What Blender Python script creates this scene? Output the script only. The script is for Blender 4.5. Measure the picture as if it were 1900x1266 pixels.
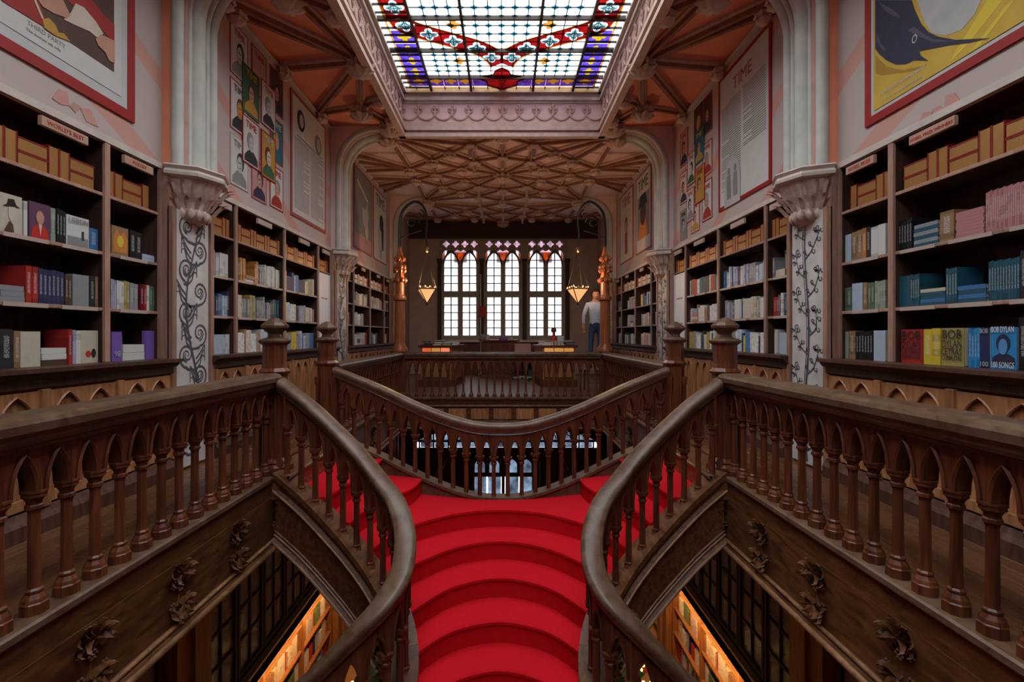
import bpy, math, random
from mathutils import Vector, Matrix
from mathutils.geometry import tessellate_polygon

for o in list(bpy.data.objects):
    bpy.data.objects.remove(o)
S = bpy.context.scene
COL = S.collection
PI = math.pi
RND = random.Random(7)

# ------------------------------------------------------------------ camera, world, exposure
F = 900.0                                   # focal length in pixels of the 1900 px frame
CX, CZ = 0.04, 1.2                          # camera stands a little right of the axis, 1.2 m over the gallery floor
cd = bpy.data.cameras.new('camera')
cd.sensor_width = 36.0
cd.lens = 36.0 * F / 1900.0
cd.shift_x = 14.0 / 1900.0
cd.shift_y = -11.0 / 1900.0
cd.clip_start = 0.05
cam = bpy.data.objects.new('camera', cd)
COL.objects.link(cam)
cam.location = (CX, 0.0, CZ)
cam.rotation_euler = (PI / 2, 0, 0)
S.camera = cam

S.view_settings.view_transform = 'Standard'
S.view_settings.look = 'None'
S.view_settings.gamma = 1.0
S.view_settings.use_curve_mapping = False
S.view_settings.exposure = -0.2
S.cycles.adaptive_threshold = 0.03
S.cycles.max_bounces = 8
S.cycles.diffuse_bounces = 5
S.cycles.glossy_bounces = 2
S.cycles.transmission_bounces = 4
S.cycles.transparent_max_bounces = 14

w = bpy.data.worlds.new('overcast_sky')
S.world = w
w.use_nodes = True
wn, wl_ = w.node_tree.nodes, w.node_tree.links
bg = wn['Background']
# overcast sky: three times brighter overhead than at the horizon, grey ground below it
tcw = wn.new('ShaderNodeTexCoord'); spw = wn.new('ShaderNodeSeparateXYZ'); rmw = wn.new('ShaderNodeMapRange')
rmw.inputs[1].default_value = 0.0; rmw.inputs[2].default_value = 1.0; rmw.inputs[3].default_value = 0.55; rmw.inputs[4].default_value = 1.0
mlw = wn.new('ShaderNodeMath'); mlw.operation = 'MULTIPLY'; mlw.inputs[1].default_value = 9.0
wl_.new(tcw.outputs['Generated'], spw.inputs[0]); wl_.new(spw.outputs['Z'], rmw.inputs[0])
wl_.new(rmw.outputs[0], mlw.inputs[0]); wl_.new(mlw.outputs[0], bg.inputs[1])
bg.inputs[0].default_value = (0.95, 0.975, 1.0, 1)

def portal(name, loc, rot, sx, sy):
    l = bpy.data.lights.new(name, 'AREA')
    l.shape = 'RECTANGLE'; l.size = sx; l.size_y = sy
    l.cycles.is_portal = True
    o = bpy.data.objects.new(name, l); COL.objects.link(o)
    o.location = loc; o.rotation_euler = rot
    return o
portal('skylight_portal', (0, 2.2, 5.45), (0, 0, 0), 3.5, 12.3)
portal('window_portal', (0, 15.3, 2.7), (-PI / 2, 0, 0), 4.2, 3.4)
portal('entrance_portal', (0, 15.3, -2.8), (-PI / 2, 0, 0), 6.2, 3.2)

# ------------------------------------------------------------------ mesh helpers
class MB:
    def __init__(s):
        s.v = []; s.f = []; s.m = []; s.sm = []; s.mi = 0
    def face(s, idx, smooth=False):
        s.f.append(tuple(idx)); s.m.append(s.mi); s.sm.append(smooth)
    def quads(s, pts, faces, smooth=False):
        b = len(s.v); s.v += [tuple(p) for p in pts]
        for f in faces: s.face([b + i for i in f], smooth)
        return s
    def box(s, x0, x1, y0, y1, z0, z1):
        s.quads([(x0,y0,z0),(x1,y0,z0),(x1,y1,z0),(x0,y1,z0),(x0,y0,z1),(x1,y0,z1),(x1,y1,z1),(x0,y1,z1)],
                [(0,3,2,1),(4,5,6,7),(0,1,5,4),(1,2,6,5),(2,3,7,6),(3,0,4,7)])
        return s
    def bbox(s, x0, x1, y0, y1, z0, z1, c=0.006):     # box with chamfered top and bottom edges
        a = [(x0+c,y0+c,z0),(x1-c,y0+c,z0),(x1-c,y1-c,z0),(x0+c,y1-c,z0)]
        b = [(x0,y0,z0+c),(x1,y0,z0+c),(x1,y1,z0+c),(x0,y1,z0+c)]
        d = [(x0,y0,z1-c),(x1,y0,z1-c),(x1,y1,z1-c),(x0,y1,z1-c)]
        e = [(x0+c,y0+c,z1),(x1-c,y0+c,z1),(x1-c,y1-c,z1),(x0+c,y1-c,z1)]
        fs = [(3,2,1,0),(12,13,14,15)]
        for k in range(3):
            for i in range(4):
                j = (i+1) % 4
                fs.append((4*k+i, 4*k+j, 4*k+4+j, 4*k+4+i))
        s.quads(a+b+d+e, fs)
        return s
    def lathe(s, prof, n=16, c=(0,0,0), a0=0.0, a1=2*PI, smooth=True, mod=None, sx=1.0, sy=1.0, phase=0.0):
        full = abs(a1 - a0 - 2*PI) < 1e-6
        m = n if full else n + 1
        pts = []
        for k, (r, z) in enumerate(prof):
            for i in range(m):
                a = a0 + (a1-a0)*i/n + phase
                rr = r * (mod(a, k) if mod else 1.0)
                pts.append((c[0]+rr*math.cos(a)*sx, c[1]+rr*math.sin(a)*sy, c[2]+z))
        fs = []
        for k in range(len(prof)-1):
            for i in range(n):
                j = (i+1) % m
                fs.append((k*m+i, k*m+j, (k+1)*m+j, (k+1)*m+i))
        s.quads(pts, fs, smooth)
        b = len(s.v) - len(pts)
        if prof[0][0] > 1e-4: s.face([b+i for i in reversed(range(m))])
        if prof[-1][0] > 1e-4: s.face([b+(len(prof)-1)*m+i for i in range(m)])
        return s
    def tube(s, path, r, n=6, closed=False, smooth=True):
        P = [Vector(p) for p in path]
        N = len(P)
        rad = r if isinstance(r, (list, tuple)) else [r]*N
        pts = []
        ref = None
        for i in range(N):
            a = P[(i-1) % N] if (closed or i > 0) else P[i]
            b = P[(i+1) % N] if (closed or i < N-1) else P[i]
            t = (b - a)
            t = t.normalized() if t.length > 1e-9 else Vector((0,0,1))
            if ref is None:
                ref = Vector((0,0,1)) if abs(t.z) < 0.9 else Vector((1,0,0))
            u = (ref - t*ref.dot(t))
            u = u.normalized() if u.length > 1e-6 else t.orthogonal().normalized()
            v = t.cross(u); ref = u
            for k in range(n):
                an = 2*PI*k/n
                pts.append(P[i] + (u*math.cos(an) + v*math.sin(an))*rad[i])
        fs = []
        M = N if closed else N-1
        for i in range(M):
            j = (i+1) % N
            for k in range(n):
                l = (k+1) % n
                fs.append((i*n+k, i*n+l, j*n+l, j*n+k))
        s.quads(pts, fs, smooth)
        if not closed:
            b = len(s.v) - len(pts)
            s.face([b+k for k in reversed(range(n))]); s.face([b+(N-1)*n+k for k in range(n)])
        return s
    def sweep(s, prof, path, smooth=False, closed=False):
        """profile of (side, up) points carried along a path with the z axis kept upright; side is to the right of travel"""
        P = [Vector(p) for p in path]; N = len(P); n = len(prof)
        pts = []
        for i in range(N):
            a = P[(i-1) % N] if (closed or i > 0) else P[i]
            b = P[(i+1) % N] if (closed or i < N-1) else P[i]
            t = b - a; t.z = 0
            t = t.normalized()
            sd = Vector((t.y, -t.x, 0))
            k = 1.0
            if (closed or 0 < i < N-1):
                t1 = (P[i]-P[i-1]); t1.z = 0
                if t1.length > 1e-9:
                    k = 1.0/max(0.4, t1.normalized().dot(t))
            for (u, h) in prof:
                pts.append(P[i] + sd*u*k + Vector((0,0,h)))
        fs = []
        M = N if closed else N-1
        for i in range(M):
            j = (i+1) % N
            for k in range(n):
                l = (k+1) % n
                fs.append((i*n+k, j*n+k, j*n+l, i*n+l))
        s.quads(pts, fs, smooth)
        if not closed:
            b = len(s.v) - len(pts)
            s.face([b+k for k in range(n)]); s.face([b+(N-1)*n+k for k in reversed(range(n))])
        return s
    def plate(s, polys, fn, d0, d1):
        """flat sheet with holes: polys[0] is the outline, the rest are holes; fn(u, v, d) gives the point"""
        tris = tessellate_polygon([[Vector((p[0], p[1], 0)) for p in q] for q in polys])
        flat = [p for q in polys for p in q]
        n = len(flat)
        pts = [fn(p[0], p[1], d0) for p in flat] + [fn(p[0], p[1], d1) for p in flat]
        fs = []
        for t in tris:
            fs.append((t[0], t[1], t[2])); fs.append((t[2]+n, t[1]+n, t[0]+n))
        o = 0
        for q in polys:
            for i in range(len(q)):
                j = (i+1) % len(q)
                fs.append((o+i, o+j, n+o+j, n+o+i))
            o += len(q)
        s.quads(pts, fs)
        return s
    def sheet(s, polys):
        """single pane lying flat, with holes"""
        tris = tessellate_polygon([[Vector((p[0], p[1], 0)) for p in q] for q in polys])
        return s.quads([(p[0], p[1], 0) for q in polys for p in q], [tuple(t) for t in tris])
    def mesh(s, name, mats):
        me = bpy.data.meshes.new(name)
        me.from_pydata([tuple(p) for p in s.v], [], s.f)
        for m in (mats if isinstance(mats, (list, tuple)) else [mats]):
            me.materials.append(MAT[m] if isinstance(m, str) else m)
        me.polygons.foreach_set('material_index', s.m)
        me.polygons.foreach_set('use_smooth', s.sm)
        me.update()
        if any(s.sm):
            me.set_sharp_from_angle(angle=math.radians(50))
        return me

ABS = {}
def absloc(o):
    return ABS.get(o.name, Vector((0,0,0)))
def link(name, data, parent=None, at=(0,0,0)):
    """link an object; 'at' is its origin in the world (vertices are relative to it)"""
    o = bpy.data.objects.new(name, data); COL.objects.link(o)
    ABS[o.name] = Vector(at)
    if parent is not None:
        o.parent = parent
        o.location = Vector(at) - absloc(parent)
    else:
        o.location = at
    return o
def obj(name, mb, mats, parent=None, at=(0,0,0)):
    return link(name, mb.mesh(name, mats), parent, at)
def tag(o, label=None, cat=None, group=None, kind=None):
    if label: o['label'] = label
    if cat: o['category'] = cat
    if group: o['group'] = group
    if kind: o['kind'] = kind
    return o
def thing(name, at, label, cat, group=None):
    return tag(link(name, None, None, at), label, cat, group)
def struct(name, mb, mats):
    return tag(obj(name, mb, mats), kind='structure')
def recentre(mb, c):
    mb.v = [(p[0]-c[0], p[1]-c[1], p[2]-c[2]) for p in mb.v]
    return mb
def obj_at(name, mb, mats, c, parent=None):
    """mesh built in world coordinates, origin moved to c"""
    return obj(name, recentre(mb, c), mats, parent, c)

def text_mesh(body, size, mat, align='CENTER', ext=0.001):
    cu = bpy.data.curves.new('lettering', 'FONT')
    cu.body = body; cu.size = size; cu.align_x = align; cu.extrude = ext
    cu.resolution_u = 2
    t = bpy.data.objects.new('lettering', cu); COL.objects.link(t)
    dg = bpy.context.evaluated_depsgraph_get()
    me = bpy.data.meshes.new_from_object(t.evaluated_get(dg))
    bpy.data.objects.remove(t); bpy.data.curves.remove(cu)
    me.materials.clear(); me.materials.append(MAT[mat])
    return me

# ------------------------------------------------------------------ materials
MAT = {}
def nodes(name):
    m = bpy.data.materials.new(name); m.use_nodes = True
    nt = m.node_tree
    MAT[name] = m
    return m, nt, nt.nodes, nt.links, nt.nodes['Principled BSDF']
def basic(name, col, rough=0.6, metal=0.0, var=0.12, scale=8.0, bump=0.0, spec=0.22, stretch=(1,1,1)):
    m, nt, N, L, p = nodes(name)
    p.inputs['Roughness'].default_value = rough
    p.inputs['Metallic'].default_value = metal
    p.inputs['Specular IOR Level'].default_value = spec
    tc = N.new('ShaderNodeTexCoord'); mp = N.new('ShaderNodeMapping')
    mp.inputs['Scale'].default_value = stretch
    nz = N.new('ShaderNodeTexNoise'); nz.inputs['Scale'].default_value = scale; nz.inputs['Detail'].default_value = 5
    rp = N.new('ShaderNodeValToRGB')
    c = col
    rp.color_ramp.elements[0].position = 0.3; rp.color_ramp.elements[1].position = 0.7
    rp.color_ramp.elements[0].color = (c[0]*(1-var), c[1]*(1-var), c[2]*(1-var), 1)
    rp.color_ramp.elements[1].color = (min(1,c[0]*(1+var)), min(1,c[1]*(1+var)), min(1,c[2]*(1+var)), 1)
    L.new(tc.outputs['Object'], mp.inputs[0]); L.new(mp.outputs[0], nz.inputs[0])
    L.new(nz.outputs[0], rp.inputs[0]); L.new(rp.outputs[0], p.inputs['Base Color'])
    if bump:
        b = N.new('ShaderNodeBump'); b.inputs['Strength'].default_value = bump; b.inputs['Distance'].default_value = 0.01
        L.new(nz.outputs[0], b.inputs['Height']); L.new(b.outputs[0], p.inputs['Normal'])
    return m
def wood(name, c0, c1, rough=0.4, stretch=(14,14,1.2), scale=3.0, bump=0.08, spec=0.3, wear=None):
    m, nt, N, L, p = nodes(name)
    p.inputs['Specular IOR Level'].default_value = spec
    tc = N.new('ShaderNodeTexCoord'); mp = N.new('ShaderNodeMapping')
    mp.inputs['Scale'].default_value = stretch
    oi = N.new('ShaderNodeObjectInfo')
    ad = N.new('ShaderNodeVectorMath'); ad.operation = 'ADD'
    sc = N.new('ShaderNodeMath'); sc.operation = 'MULTIPLY'; sc.inputs[1].default_value = 37.0
    L.new(oi.outputs['Random'], sc.inputs[0]); L.new(tc.outputs['Object'], mp.inputs[0])
    L.new(mp.outputs[0], ad.inputs[0]); L.new(sc.outputs[0], ad.inputs[1])
    nz = N.new('ShaderNodeTexNoise'); nz.inputs['Scale'].default_value = scale
    nz.inputs['Detail'].default_value = 7; nz.inputs['Distortion'].default_value = 0.6
    L.new(ad.outputs[0], nz.inputs[0])
    rp = N.new('ShaderNodeValToRGB')
    rp.color_ramp.elements[0].position = 0.32; rp.color_ramp.elements[1].position = 0.68
    rp.color_ramp.elements[0].color = (*c0, 1); rp.color_ramp.elements[1].color = (*c1, 1)
    L.new(nz.outputs[0], rp.inputs[0])
    hv = N.new('ShaderNodeHueSaturation')
    mr = N.new('ShaderNodeMapRange'); mr.inputs[3].default_value = 0.8; mr.inputs[4].default_value = 1.2
    L.new(oi.outputs['Random'], mr.inputs[0]); L.new(mr.outputs[0], hv.inputs['Value'])
    L.new(rp.outputs[0], hv.inputs['Color'])
    last = hv.outputs[0]
    if wear:
        n2 = N.new('ShaderNodeTexNoise'); n2.inputs['Scale'].default_value = 5.0; n2.inputs['Detail'].default_value = 6
        L.new(tc.outputs['Object'], n2.inputs[0])
        r2 = N.new('ShaderNodeValToRGB'); r2.color_ramp.elements[0].position = 0.5; r2.color_ramp.elements[1].position = 0.75
        L.new(n2.outputs[0], r2.inputs[0])
        mx = N.new('ShaderNodeMix'); mx.data_type = 'RGBA'
        L.new(r2.outputs[0], mx.inputs['Factor']); L.new(last, mx.inputs['A']); mx.inputs['B'].default_value = (*wear, 1)
        last = mx.outputs['Result']
    L.new(last, p.inputs['Base Color'])
    r3 = N.new('ShaderNodeMapRange'); r3.inputs[3].default_value = rough-0.08; r3.inputs[4].default_value = rough+0.12
    L.new(nz.outputs[0], r3.inputs[0]); L.new(r3.outputs[0], p.inputs['Roughness'])
    if bump:
        b = N.new('ShaderNodeBump'); b.inputs['Strength'].default_value = bump; b.inputs['Distance'].default_value = 0.01
        L.new(nz.outputs[0], b.inputs['Height']); L.new(b.outputs[0], p.inputs['Normal'])
    return m
def glow(name, col, strength):
    m, nt, N, L, p = nodes(name)
    p.inputs['Base Color'].default_value = (*col, 1)
    nz = N.new('ShaderNodeTexNoise'); nz.inputs['Scale'].default_value = 9
    tc = N.new('ShaderNodeTexCoord'); L.new(tc.outputs['Object'], nz.inputs[0])
    mr = N.new('ShaderNodeMapRange'); mr.inputs[3].default_value = strength*0.75; mr.inputs[4].default_value = strength*1.25
    L.new(nz.outputs[0], mr.inputs[0])
    p.inputs['Emission Color'].default_value = (*col, 1)
    L.new(mr.outputs[0], p.inputs['Emission Strength'])
    return m
def stained(name, col, var=0.1, scale=14.0, frost=0.1):
    """coloured window glass: tinted see-through with a little frosting"""
    m, nt, N, L, p = nodes(name)
    N.remove(p)
    out = N['Material Output']
    tr = N.new('ShaderNodeBsdfTransparent'); tl = N.new('ShaderNodeBsdfTranslucent'); gl = N.new('ShaderNodeBsdfGlossy')
    gl.inputs['Roughness'].default_value = 0.15
    tc = N.new('ShaderNodeTexCoord'); nz = N.new('ShaderNodeTexNoise')
    nz.inputs['Scale'].default_value = scale; nz.inputs['Detail'].default_value = 4
    L.new(tc.outputs['Object'], nz.inputs[0])
    rp = N.new('ShaderNodeValToRGB')
    rp.color_ramp.elements[0].position = 0.3; rp.color_ramp.elements[1].position = 0.7
    rp.color_ramp.elements[0].color = (*[c*(1-var) for c in col], 1)
    rp.color_ramp.elements[1].color = (*[min(1, c*(1+var)) for c in col], 1)
    L.new(nz.outputs[0], rp.inputs[0]); L.new(rp.outputs[0], tr.inputs[0]); L.new(rp.outputs[0], tl.inputs[0])
    m1 = N.new('ShaderNodeMixShader'); m1.inputs[0].default_value = frost
    L.new(tr.outputs[0], m1.inputs[1]); L.new(tl.outputs[0], m1.inputs[2])
    m2 = N.new('ShaderNodeMixShader'); m2.inputs[0].default_value = 0.04
    L.new(m1.outputs[0], m2.inputs[1]); L.new(gl.outputs[0], m2.inputs[2])
    L.new(m2.outputs[0], out.inputs[0])
    return m

wood('wood_dark', (0.060,0.016,0.007), (0.150,0.044,0.019), 0.33)
wood('wood_rail', (0.075,0.036,0.019), (0.140,0.078,0.046), 0.36, stretch=(6,6,6), wear=(0.15,0.100,0.066))
wood('wood_fascia', (0.055,0.019,0.007), (0.150,0.058,0.021), 0.40, stretch=(8,2,8), spec=0.2)
wood('wood_bead', (0.13,0.060,0.026), (0.26,0.130,0.062), 0.34, stretch=(4,4,4))
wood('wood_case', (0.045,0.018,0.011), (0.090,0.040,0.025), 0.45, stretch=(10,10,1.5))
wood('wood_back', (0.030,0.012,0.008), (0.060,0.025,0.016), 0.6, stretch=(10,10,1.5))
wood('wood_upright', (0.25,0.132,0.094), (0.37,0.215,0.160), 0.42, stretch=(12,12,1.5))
wood('wood_panel', (0.235,0.092,0.037), (0.40,0.182,0.082), 0.38, stretch=(10,10,1.2))
wood('wood_floor', (0.105,0.042,0.018), (0.150,0.064,0.029), 0.24, stretch=(14,1.0,14), bump=0.02)
wood('wood_floor_far', (0.17,0.085,0.045), (0.22,0.115,0.065), 0.42, stretch=(14,1.0,14), bump=0.0, spec=1.0)  # base lighter than wood_floor, standing in for window light on the boards
wood('wood_orange', (0.22,0.060,0.018), (0.36,0.105,0.032), 0.3)
wood('wood_ground', (0.20,0.085,0.030), (0.34,0.15,0.055), 0.4)
basic('carpet', (0.40,0.006,0.012), 0.95, var=0.14, scale=3.0, bump=0.0, spec=0.1)
basic('carpet_pile', (0.52,0.007,0.014), 0.95, var=0.2, scale=220.0, bump=0.25, spec=0.1)
basic('terracotta', (0.76,0.27,0.155), 0.7, var=0.14, scale=2.5, spec=0.3)
basic('plaster_pink', (0.70,0.49,0.455), 0.7, var=0.12, scale=2.0, spec=0.3)
basic('rib_edge', (0.52,0.36,0.30), 0.55, var=0.12, scale=12.0)
basic('rib', (0.27,0.115,0.072), 0.55, var=0.18, scale=12.0)
basic('stone', (0.50,0.42,0.37), 0.6, var=0.12, scale=9.0, bump=0.05)
basic('stone_shaft', (0.46,0.45,0.41), 0.5, var=0.12, scale=6.0)
basic('stone_red', (0.46,0.24,0.19), 0.6, var=0.14, scale=6.0)
basic('capital_stone', (0.52,0.38,0.31), 0.55, var=0.25, scale=14.0, bump=0.2)
basic('panel_paint', (0.52,0.47,0.45), 0.6, var=0.14, scale=6.0)
basic('ornament_paint', (0.065,0.066,0.082), 0.6, var=0.3, scale=20.0)
basic('iron', (0.045,0.033,0.028), 0.45, 0.6)
basic('brass', (0.42,0.25,0.10), 0.35, 0.8)
basic('wall_far', (0.40,0.30,0.24), 0.8, var=0.08, scale=4.0)
basic('mat_white', (0.44,0.43,0.415), 0.6, var=0.03)
basic('paper', (0.50,0.47,0.44), 0.7, var=0.04)
basic('paper_text', (0.20,0.185,0.18), 0.7, var=0.06)
basic('frame_red', (0.27,0.014,0.013), 0.5, var=0.06)
basic('frame_rose', (0.31,0.065,0.065), 0.6, var=0.08)
basic('ink', (0.03,0.028,0.03), 0.6)
basic('ink_grey', (0.20,0.19,0.19), 0.6)
basic('ink_red', (0.45,0.03,0.03), 0.6)
basic('white_door', (0.72,0.74,0.78), 0.4, var=0.03)
basic('sign_strip', (0.40,0.24,0.175), 0.5, var=0.06)
basic('tag_white', (0.40,0.30,0.255), 0.5, var=0.06)
basic('lead', (0.03,0.03,0.033), 0.5, 0.3)
basic('mullion', (0.30,0.25,0.20), 0.6)
basic('motif', (0.48,0.245,0.200), 0.75, var=0.08)
basic('wall_print', (0.56,0.455,0.43), 0.75, var=0.03, scale=2.0)
# pale mural wall covering with faint salmon bands
m, nt, N, L, p = nodes('mural')
p.inputs['Roughness'].default_value = 0.75
tc = N.new('ShaderNodeTexCoord'); mp = N.new('ShaderNodeMapping'); mp.inputs['Rotation'].default_value = (0.5, 0, 0)
wv = N.new('ShaderNodeTexWave'); wv.bands_direction = 'Z'; wv.inputs['Scale'].default_value = 0.42
wv.inputs['Distortion'].default_value = 2.2; wv.inputs['Detail'].default_value = 1; wv.inputs['Detail Scale'].default_value = 0.6
rp = N.new('ShaderNodeValToRGB'); rp.color_ramp.interpolation = 'EASE'
rp.color_ramp.elements[0].position = 0.86; rp.color_ramp.elements[0].color = (0.42,0.335,0.310,1)
rp.color_ramp.elements[1].position = 0.90; rp.color_ramp.elements[1].color = (0.48,0.245,0.200,1)
L.new(tc.outputs['Object'], mp.inputs[0]); L.new(mp.outputs[0], wv.inputs[0]); L.new(wv.outputs['Fac'], rp.inputs[0])
L.new(rp.outputs[0], p.inputs['Base Color'])
# books: the cover colour is the colour of the object
def book_mat(name, rough, bands):
    m, nt, N, L, p = nodes(name)
    p.inputs['Roughness'].default_value = rough
    p.inputs['Specular IOR Level'].default_value = 0.22
    oi = N.new('ShaderNodeObjectInfo')
    tc = N.new('ShaderNodeTexCoord')
    if not bands:
        nz = N.new('ShaderNodeTexNoise'); nz.inputs['Scale'].default_value = 6
        L.new(tc.outputs['Generated'], nz.inputs[0])
        hv = N.new('ShaderNodeHueSaturation'); mr = N.new('ShaderNodeMapRange')
        mr.inputs[3].default_value = 0.85; mr.inputs[4].default_value = 1.15
        L.new(nz.outputs[0], mr.inputs[0]); L.new(mr.outputs[0], hv.inputs['Value'])
        L.new(oi.outputs['Color'], hv.inputs['Color']); L.new(hv.outputs[0], p.inputs['Base Color'])
        return
    sp = N.new('ShaderNodeSeparateXYZ'); L.new(tc.outputs['Generated'], sp.inputs[0])
    ml = N.new('ShaderNodeMath'); ml.operation = 'MULTIPLY_ADD'
    r7 = N.new('ShaderNodeMath'); r7.operation = 'MULTIPLY'; r7.inputs[1].default_value = 91.0
    L.new(oi.outputs['Random'], r7.inputs[0])
    ml.inputs[1].default_value = 5.0
    L.new(sp.outputs['Z'], ml.inputs[0]); L.new(r7.outputs[0], ml.inputs[2])
    fl = N.new('ShaderNodeTexWhiteNoise'); fl.noise_dimensions = '1D'
    sn = N.new('ShaderNodeMath'); sn.operation = 'FLOOR'; L.new(ml.outputs[0], sn.inputs[0]); L.new(sn.outputs[0], fl.inputs['W'])
    gt = N.new('ShaderNodeMath'); gt.operation = 'GREATER_THAN'; gt.inputs[1].default_value = 0.72; L.new(fl.outputs['Value'], gt.inputs[0])
    # lettering: fine marks down the spine
    nz = N.new('ShaderNodeTexNoise'); nz.inputs['Scale'].default_value = 30
    L.new(tc.outputs['Generated'], nz.inputs[0])
    g2 = N.new('ShaderNodeMath'); g2.operation = 'GREATER_THAN'; g2.inputs[1].default_value = 0.55; L.new(nz.outputs[0], g2.inputs[0])
    cx = N.new('ShaderNodeMath'); cx.operation = 'COMPARE'; cx.inputs[1].default_value = 0.5; cx.inputs[2].default_value = 0.22
    L.new(sp.outputs['X'], cx.inputs[0])
    cz = N.new('ShaderNodeMath'); cz.operation = 'COMPARE'; cz.inputs[1].default_value = 0.55; cz.inputs[2].default_value = 0.28
    L.new(sp.outputs['Z'], cz.inputs[0])
    a1 = N.new('ShaderNodeMath'); a1.operation = 'MULTIPLY'; L.new(g2.outputs[0], a1.inputs[0]); L.new(cx.outputs[0], a1.inputs[1])
    a2 = N.new('ShaderNodeMath'); a2.operation = 'MULTIPLY'; L.new(a1.outputs[0], a2.inputs[0]); L.new(cz.outputs[0], a2.inputs[1])
    m1 = N.new('ShaderNodeMix'); m1.data_type = 'RGBA'
    hv = N.new('ShaderNodeHueSaturation'); hv.inputs['Value'].default_value = 0.72; L.new(oi.outputs['Color'], hv.inputs['Color'])
    L.new(gt.outputs[0], m1.inputs['Factor']); L.new(oi.outputs['Color'], m1.inputs['A']); L.new(hv.outputs[0], m1.inputs['B'])
    iv = N.new('ShaderNodeInvert'); L.new(oi.outputs['Color'], iv.inputs['Color'])
    m2 = N.new('ShaderNodeMix'); m2.data_type = 'RGBA'
    fm = N.new('ShaderNodeMath'); fm.operation = 'MULTIPLY'; fm.inputs[1].default_value = 0.6; L.new(a2.outputs[0], fm.inputs[0])
    L.new(fm.outputs[0], m2.inputs['Factor']); L.new(m1.outputs['Result'], m2.inputs['A']); L.new(iv.outputs[0], m2.inputs['B'])
    L.new(m2.outputs['Result'], p.inputs['Base Color'])
book_mat('book_cover', 0.42, True)
book_mat('book_plain', 0.42, False)
basic('book_pages', (0.60,0.52,0.42), 0.8, var=0.14, scale=40.0, stretch=(1,1,8))
basic('gilt_pages', (0.62,0.335,0.125), 0.30, 0.75, var=0.25, scale=30.0, stretch=(12,1,0.6))
basic('gilt_cover', (0.22,0.018,0.014), 0.5, var=0.15)
for nm, c in dict(skin=(0.55,0.27,0.19), red_coat=(0.36,0.03,0.025), brown=(0.10,0.05,0.035), cream=(0.62,0.52,0.42), ochre=(0.50,0.27,0.05),
                  gold=(0.60,0.38,0.05), deep_gold=(0.42,0.22,0.03), navy=(0.035,0.030,0.065), plum=(0.10,0.075,0.12), violet=(0.20,0.09,0.38), sky=(0.10,0.30,0.62),
                  black=(0.012,0.012,0.014), red=(0.55,0.03,0.025), yellow=(0.72,0.52,0.05), blue=(0.02,0.16,0.42), teal=(0.03,0.14,0.20), green=(0.05,0.12,0.06),
                  grey=(0.25,0.24,0.24), lightgrey=(0.48,0.46,0.45), white=(0.72,0.70,0.68), rose=(0.50,0.27,0.25), orange=(0.60,0.22,0.05), jeans=(0.05,0.075,0.15),
                  shirt=(0.55,0.62,0.75), hair=(0.03,0.02,0.016), pine=(0.03,0.09,0.03)).items():
    basic('p_' + nm, tuple(0.82*q for q in c), 0.6, var=0.1, scale=5.0)
stained('glass_white', (0.80,0.86,0.88), 0.06, 5.0, 0.15)
stained('glass_cream', (0.45,0.33,0.17), 0.15, 8.0, 0.1)
stained('glass_blue', (0.008,0.11,0.20), 0.2)
stained('glass_violet', (0.030,0.015,0.17), 0.75, 11.0)
stained('glass_red', (0.095,0.0015,0.002), 0.35, 6.0)
stained('glass_gold', (0.22,0.085,0.010), 0.35, 12.0)
stained('glass_yellow', (0.17,0.11,0.004), 0.2)
stained('glass_aqua', (0.085,0.17,0.19), 0.35, 20.0)
stained('glass_window', (0.62,0.63,0.64), 0.22, 3.0, 0.2)
stained('glass_street', (0.20,0.235,0.28), 0.5, 3.0, 0.2)
stained('glass_rose', (0.40,0.31,0.36), 0.3, 8.0)
stained('glass_amber', (0.34,0.10,0.03), 0.3, 8.0)
m, nt, N, L, p = nodes('cabinet_glass')
p.inputs['Base Color'].default_value = (0.30,0.27,0.28,1); p.inputs['Roughness'].default_value = 0.16  # grey base colour stands in for reflections in the panes
p.inputs['Alpha'].default_value = 0.6
tc = N.new('ShaderNodeTexCoord'); nz = N.new('ShaderNodeTexNoise'); nz.inputs['Scale'].default_value = 6
b = N.new('ShaderNodeBump'); b.inputs['Strength'].default_value = 0.35; b.inputs['Distance'].default_value = 0.02
L.new(tc.outputs['Object'], nz.inputs[0]); L.new(nz.outputs[0], b.inputs['Height']); L.new(b.outputs[0], p.inputs['Normal'])
glow('lamp_glass', (1.0,0.47,0.19), 1.05)
glow('strip_light', (1.0,0.50,0.16), 6.0)
glow('fairy_light', (1.0,0.72,0.25), 2.5)

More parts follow.
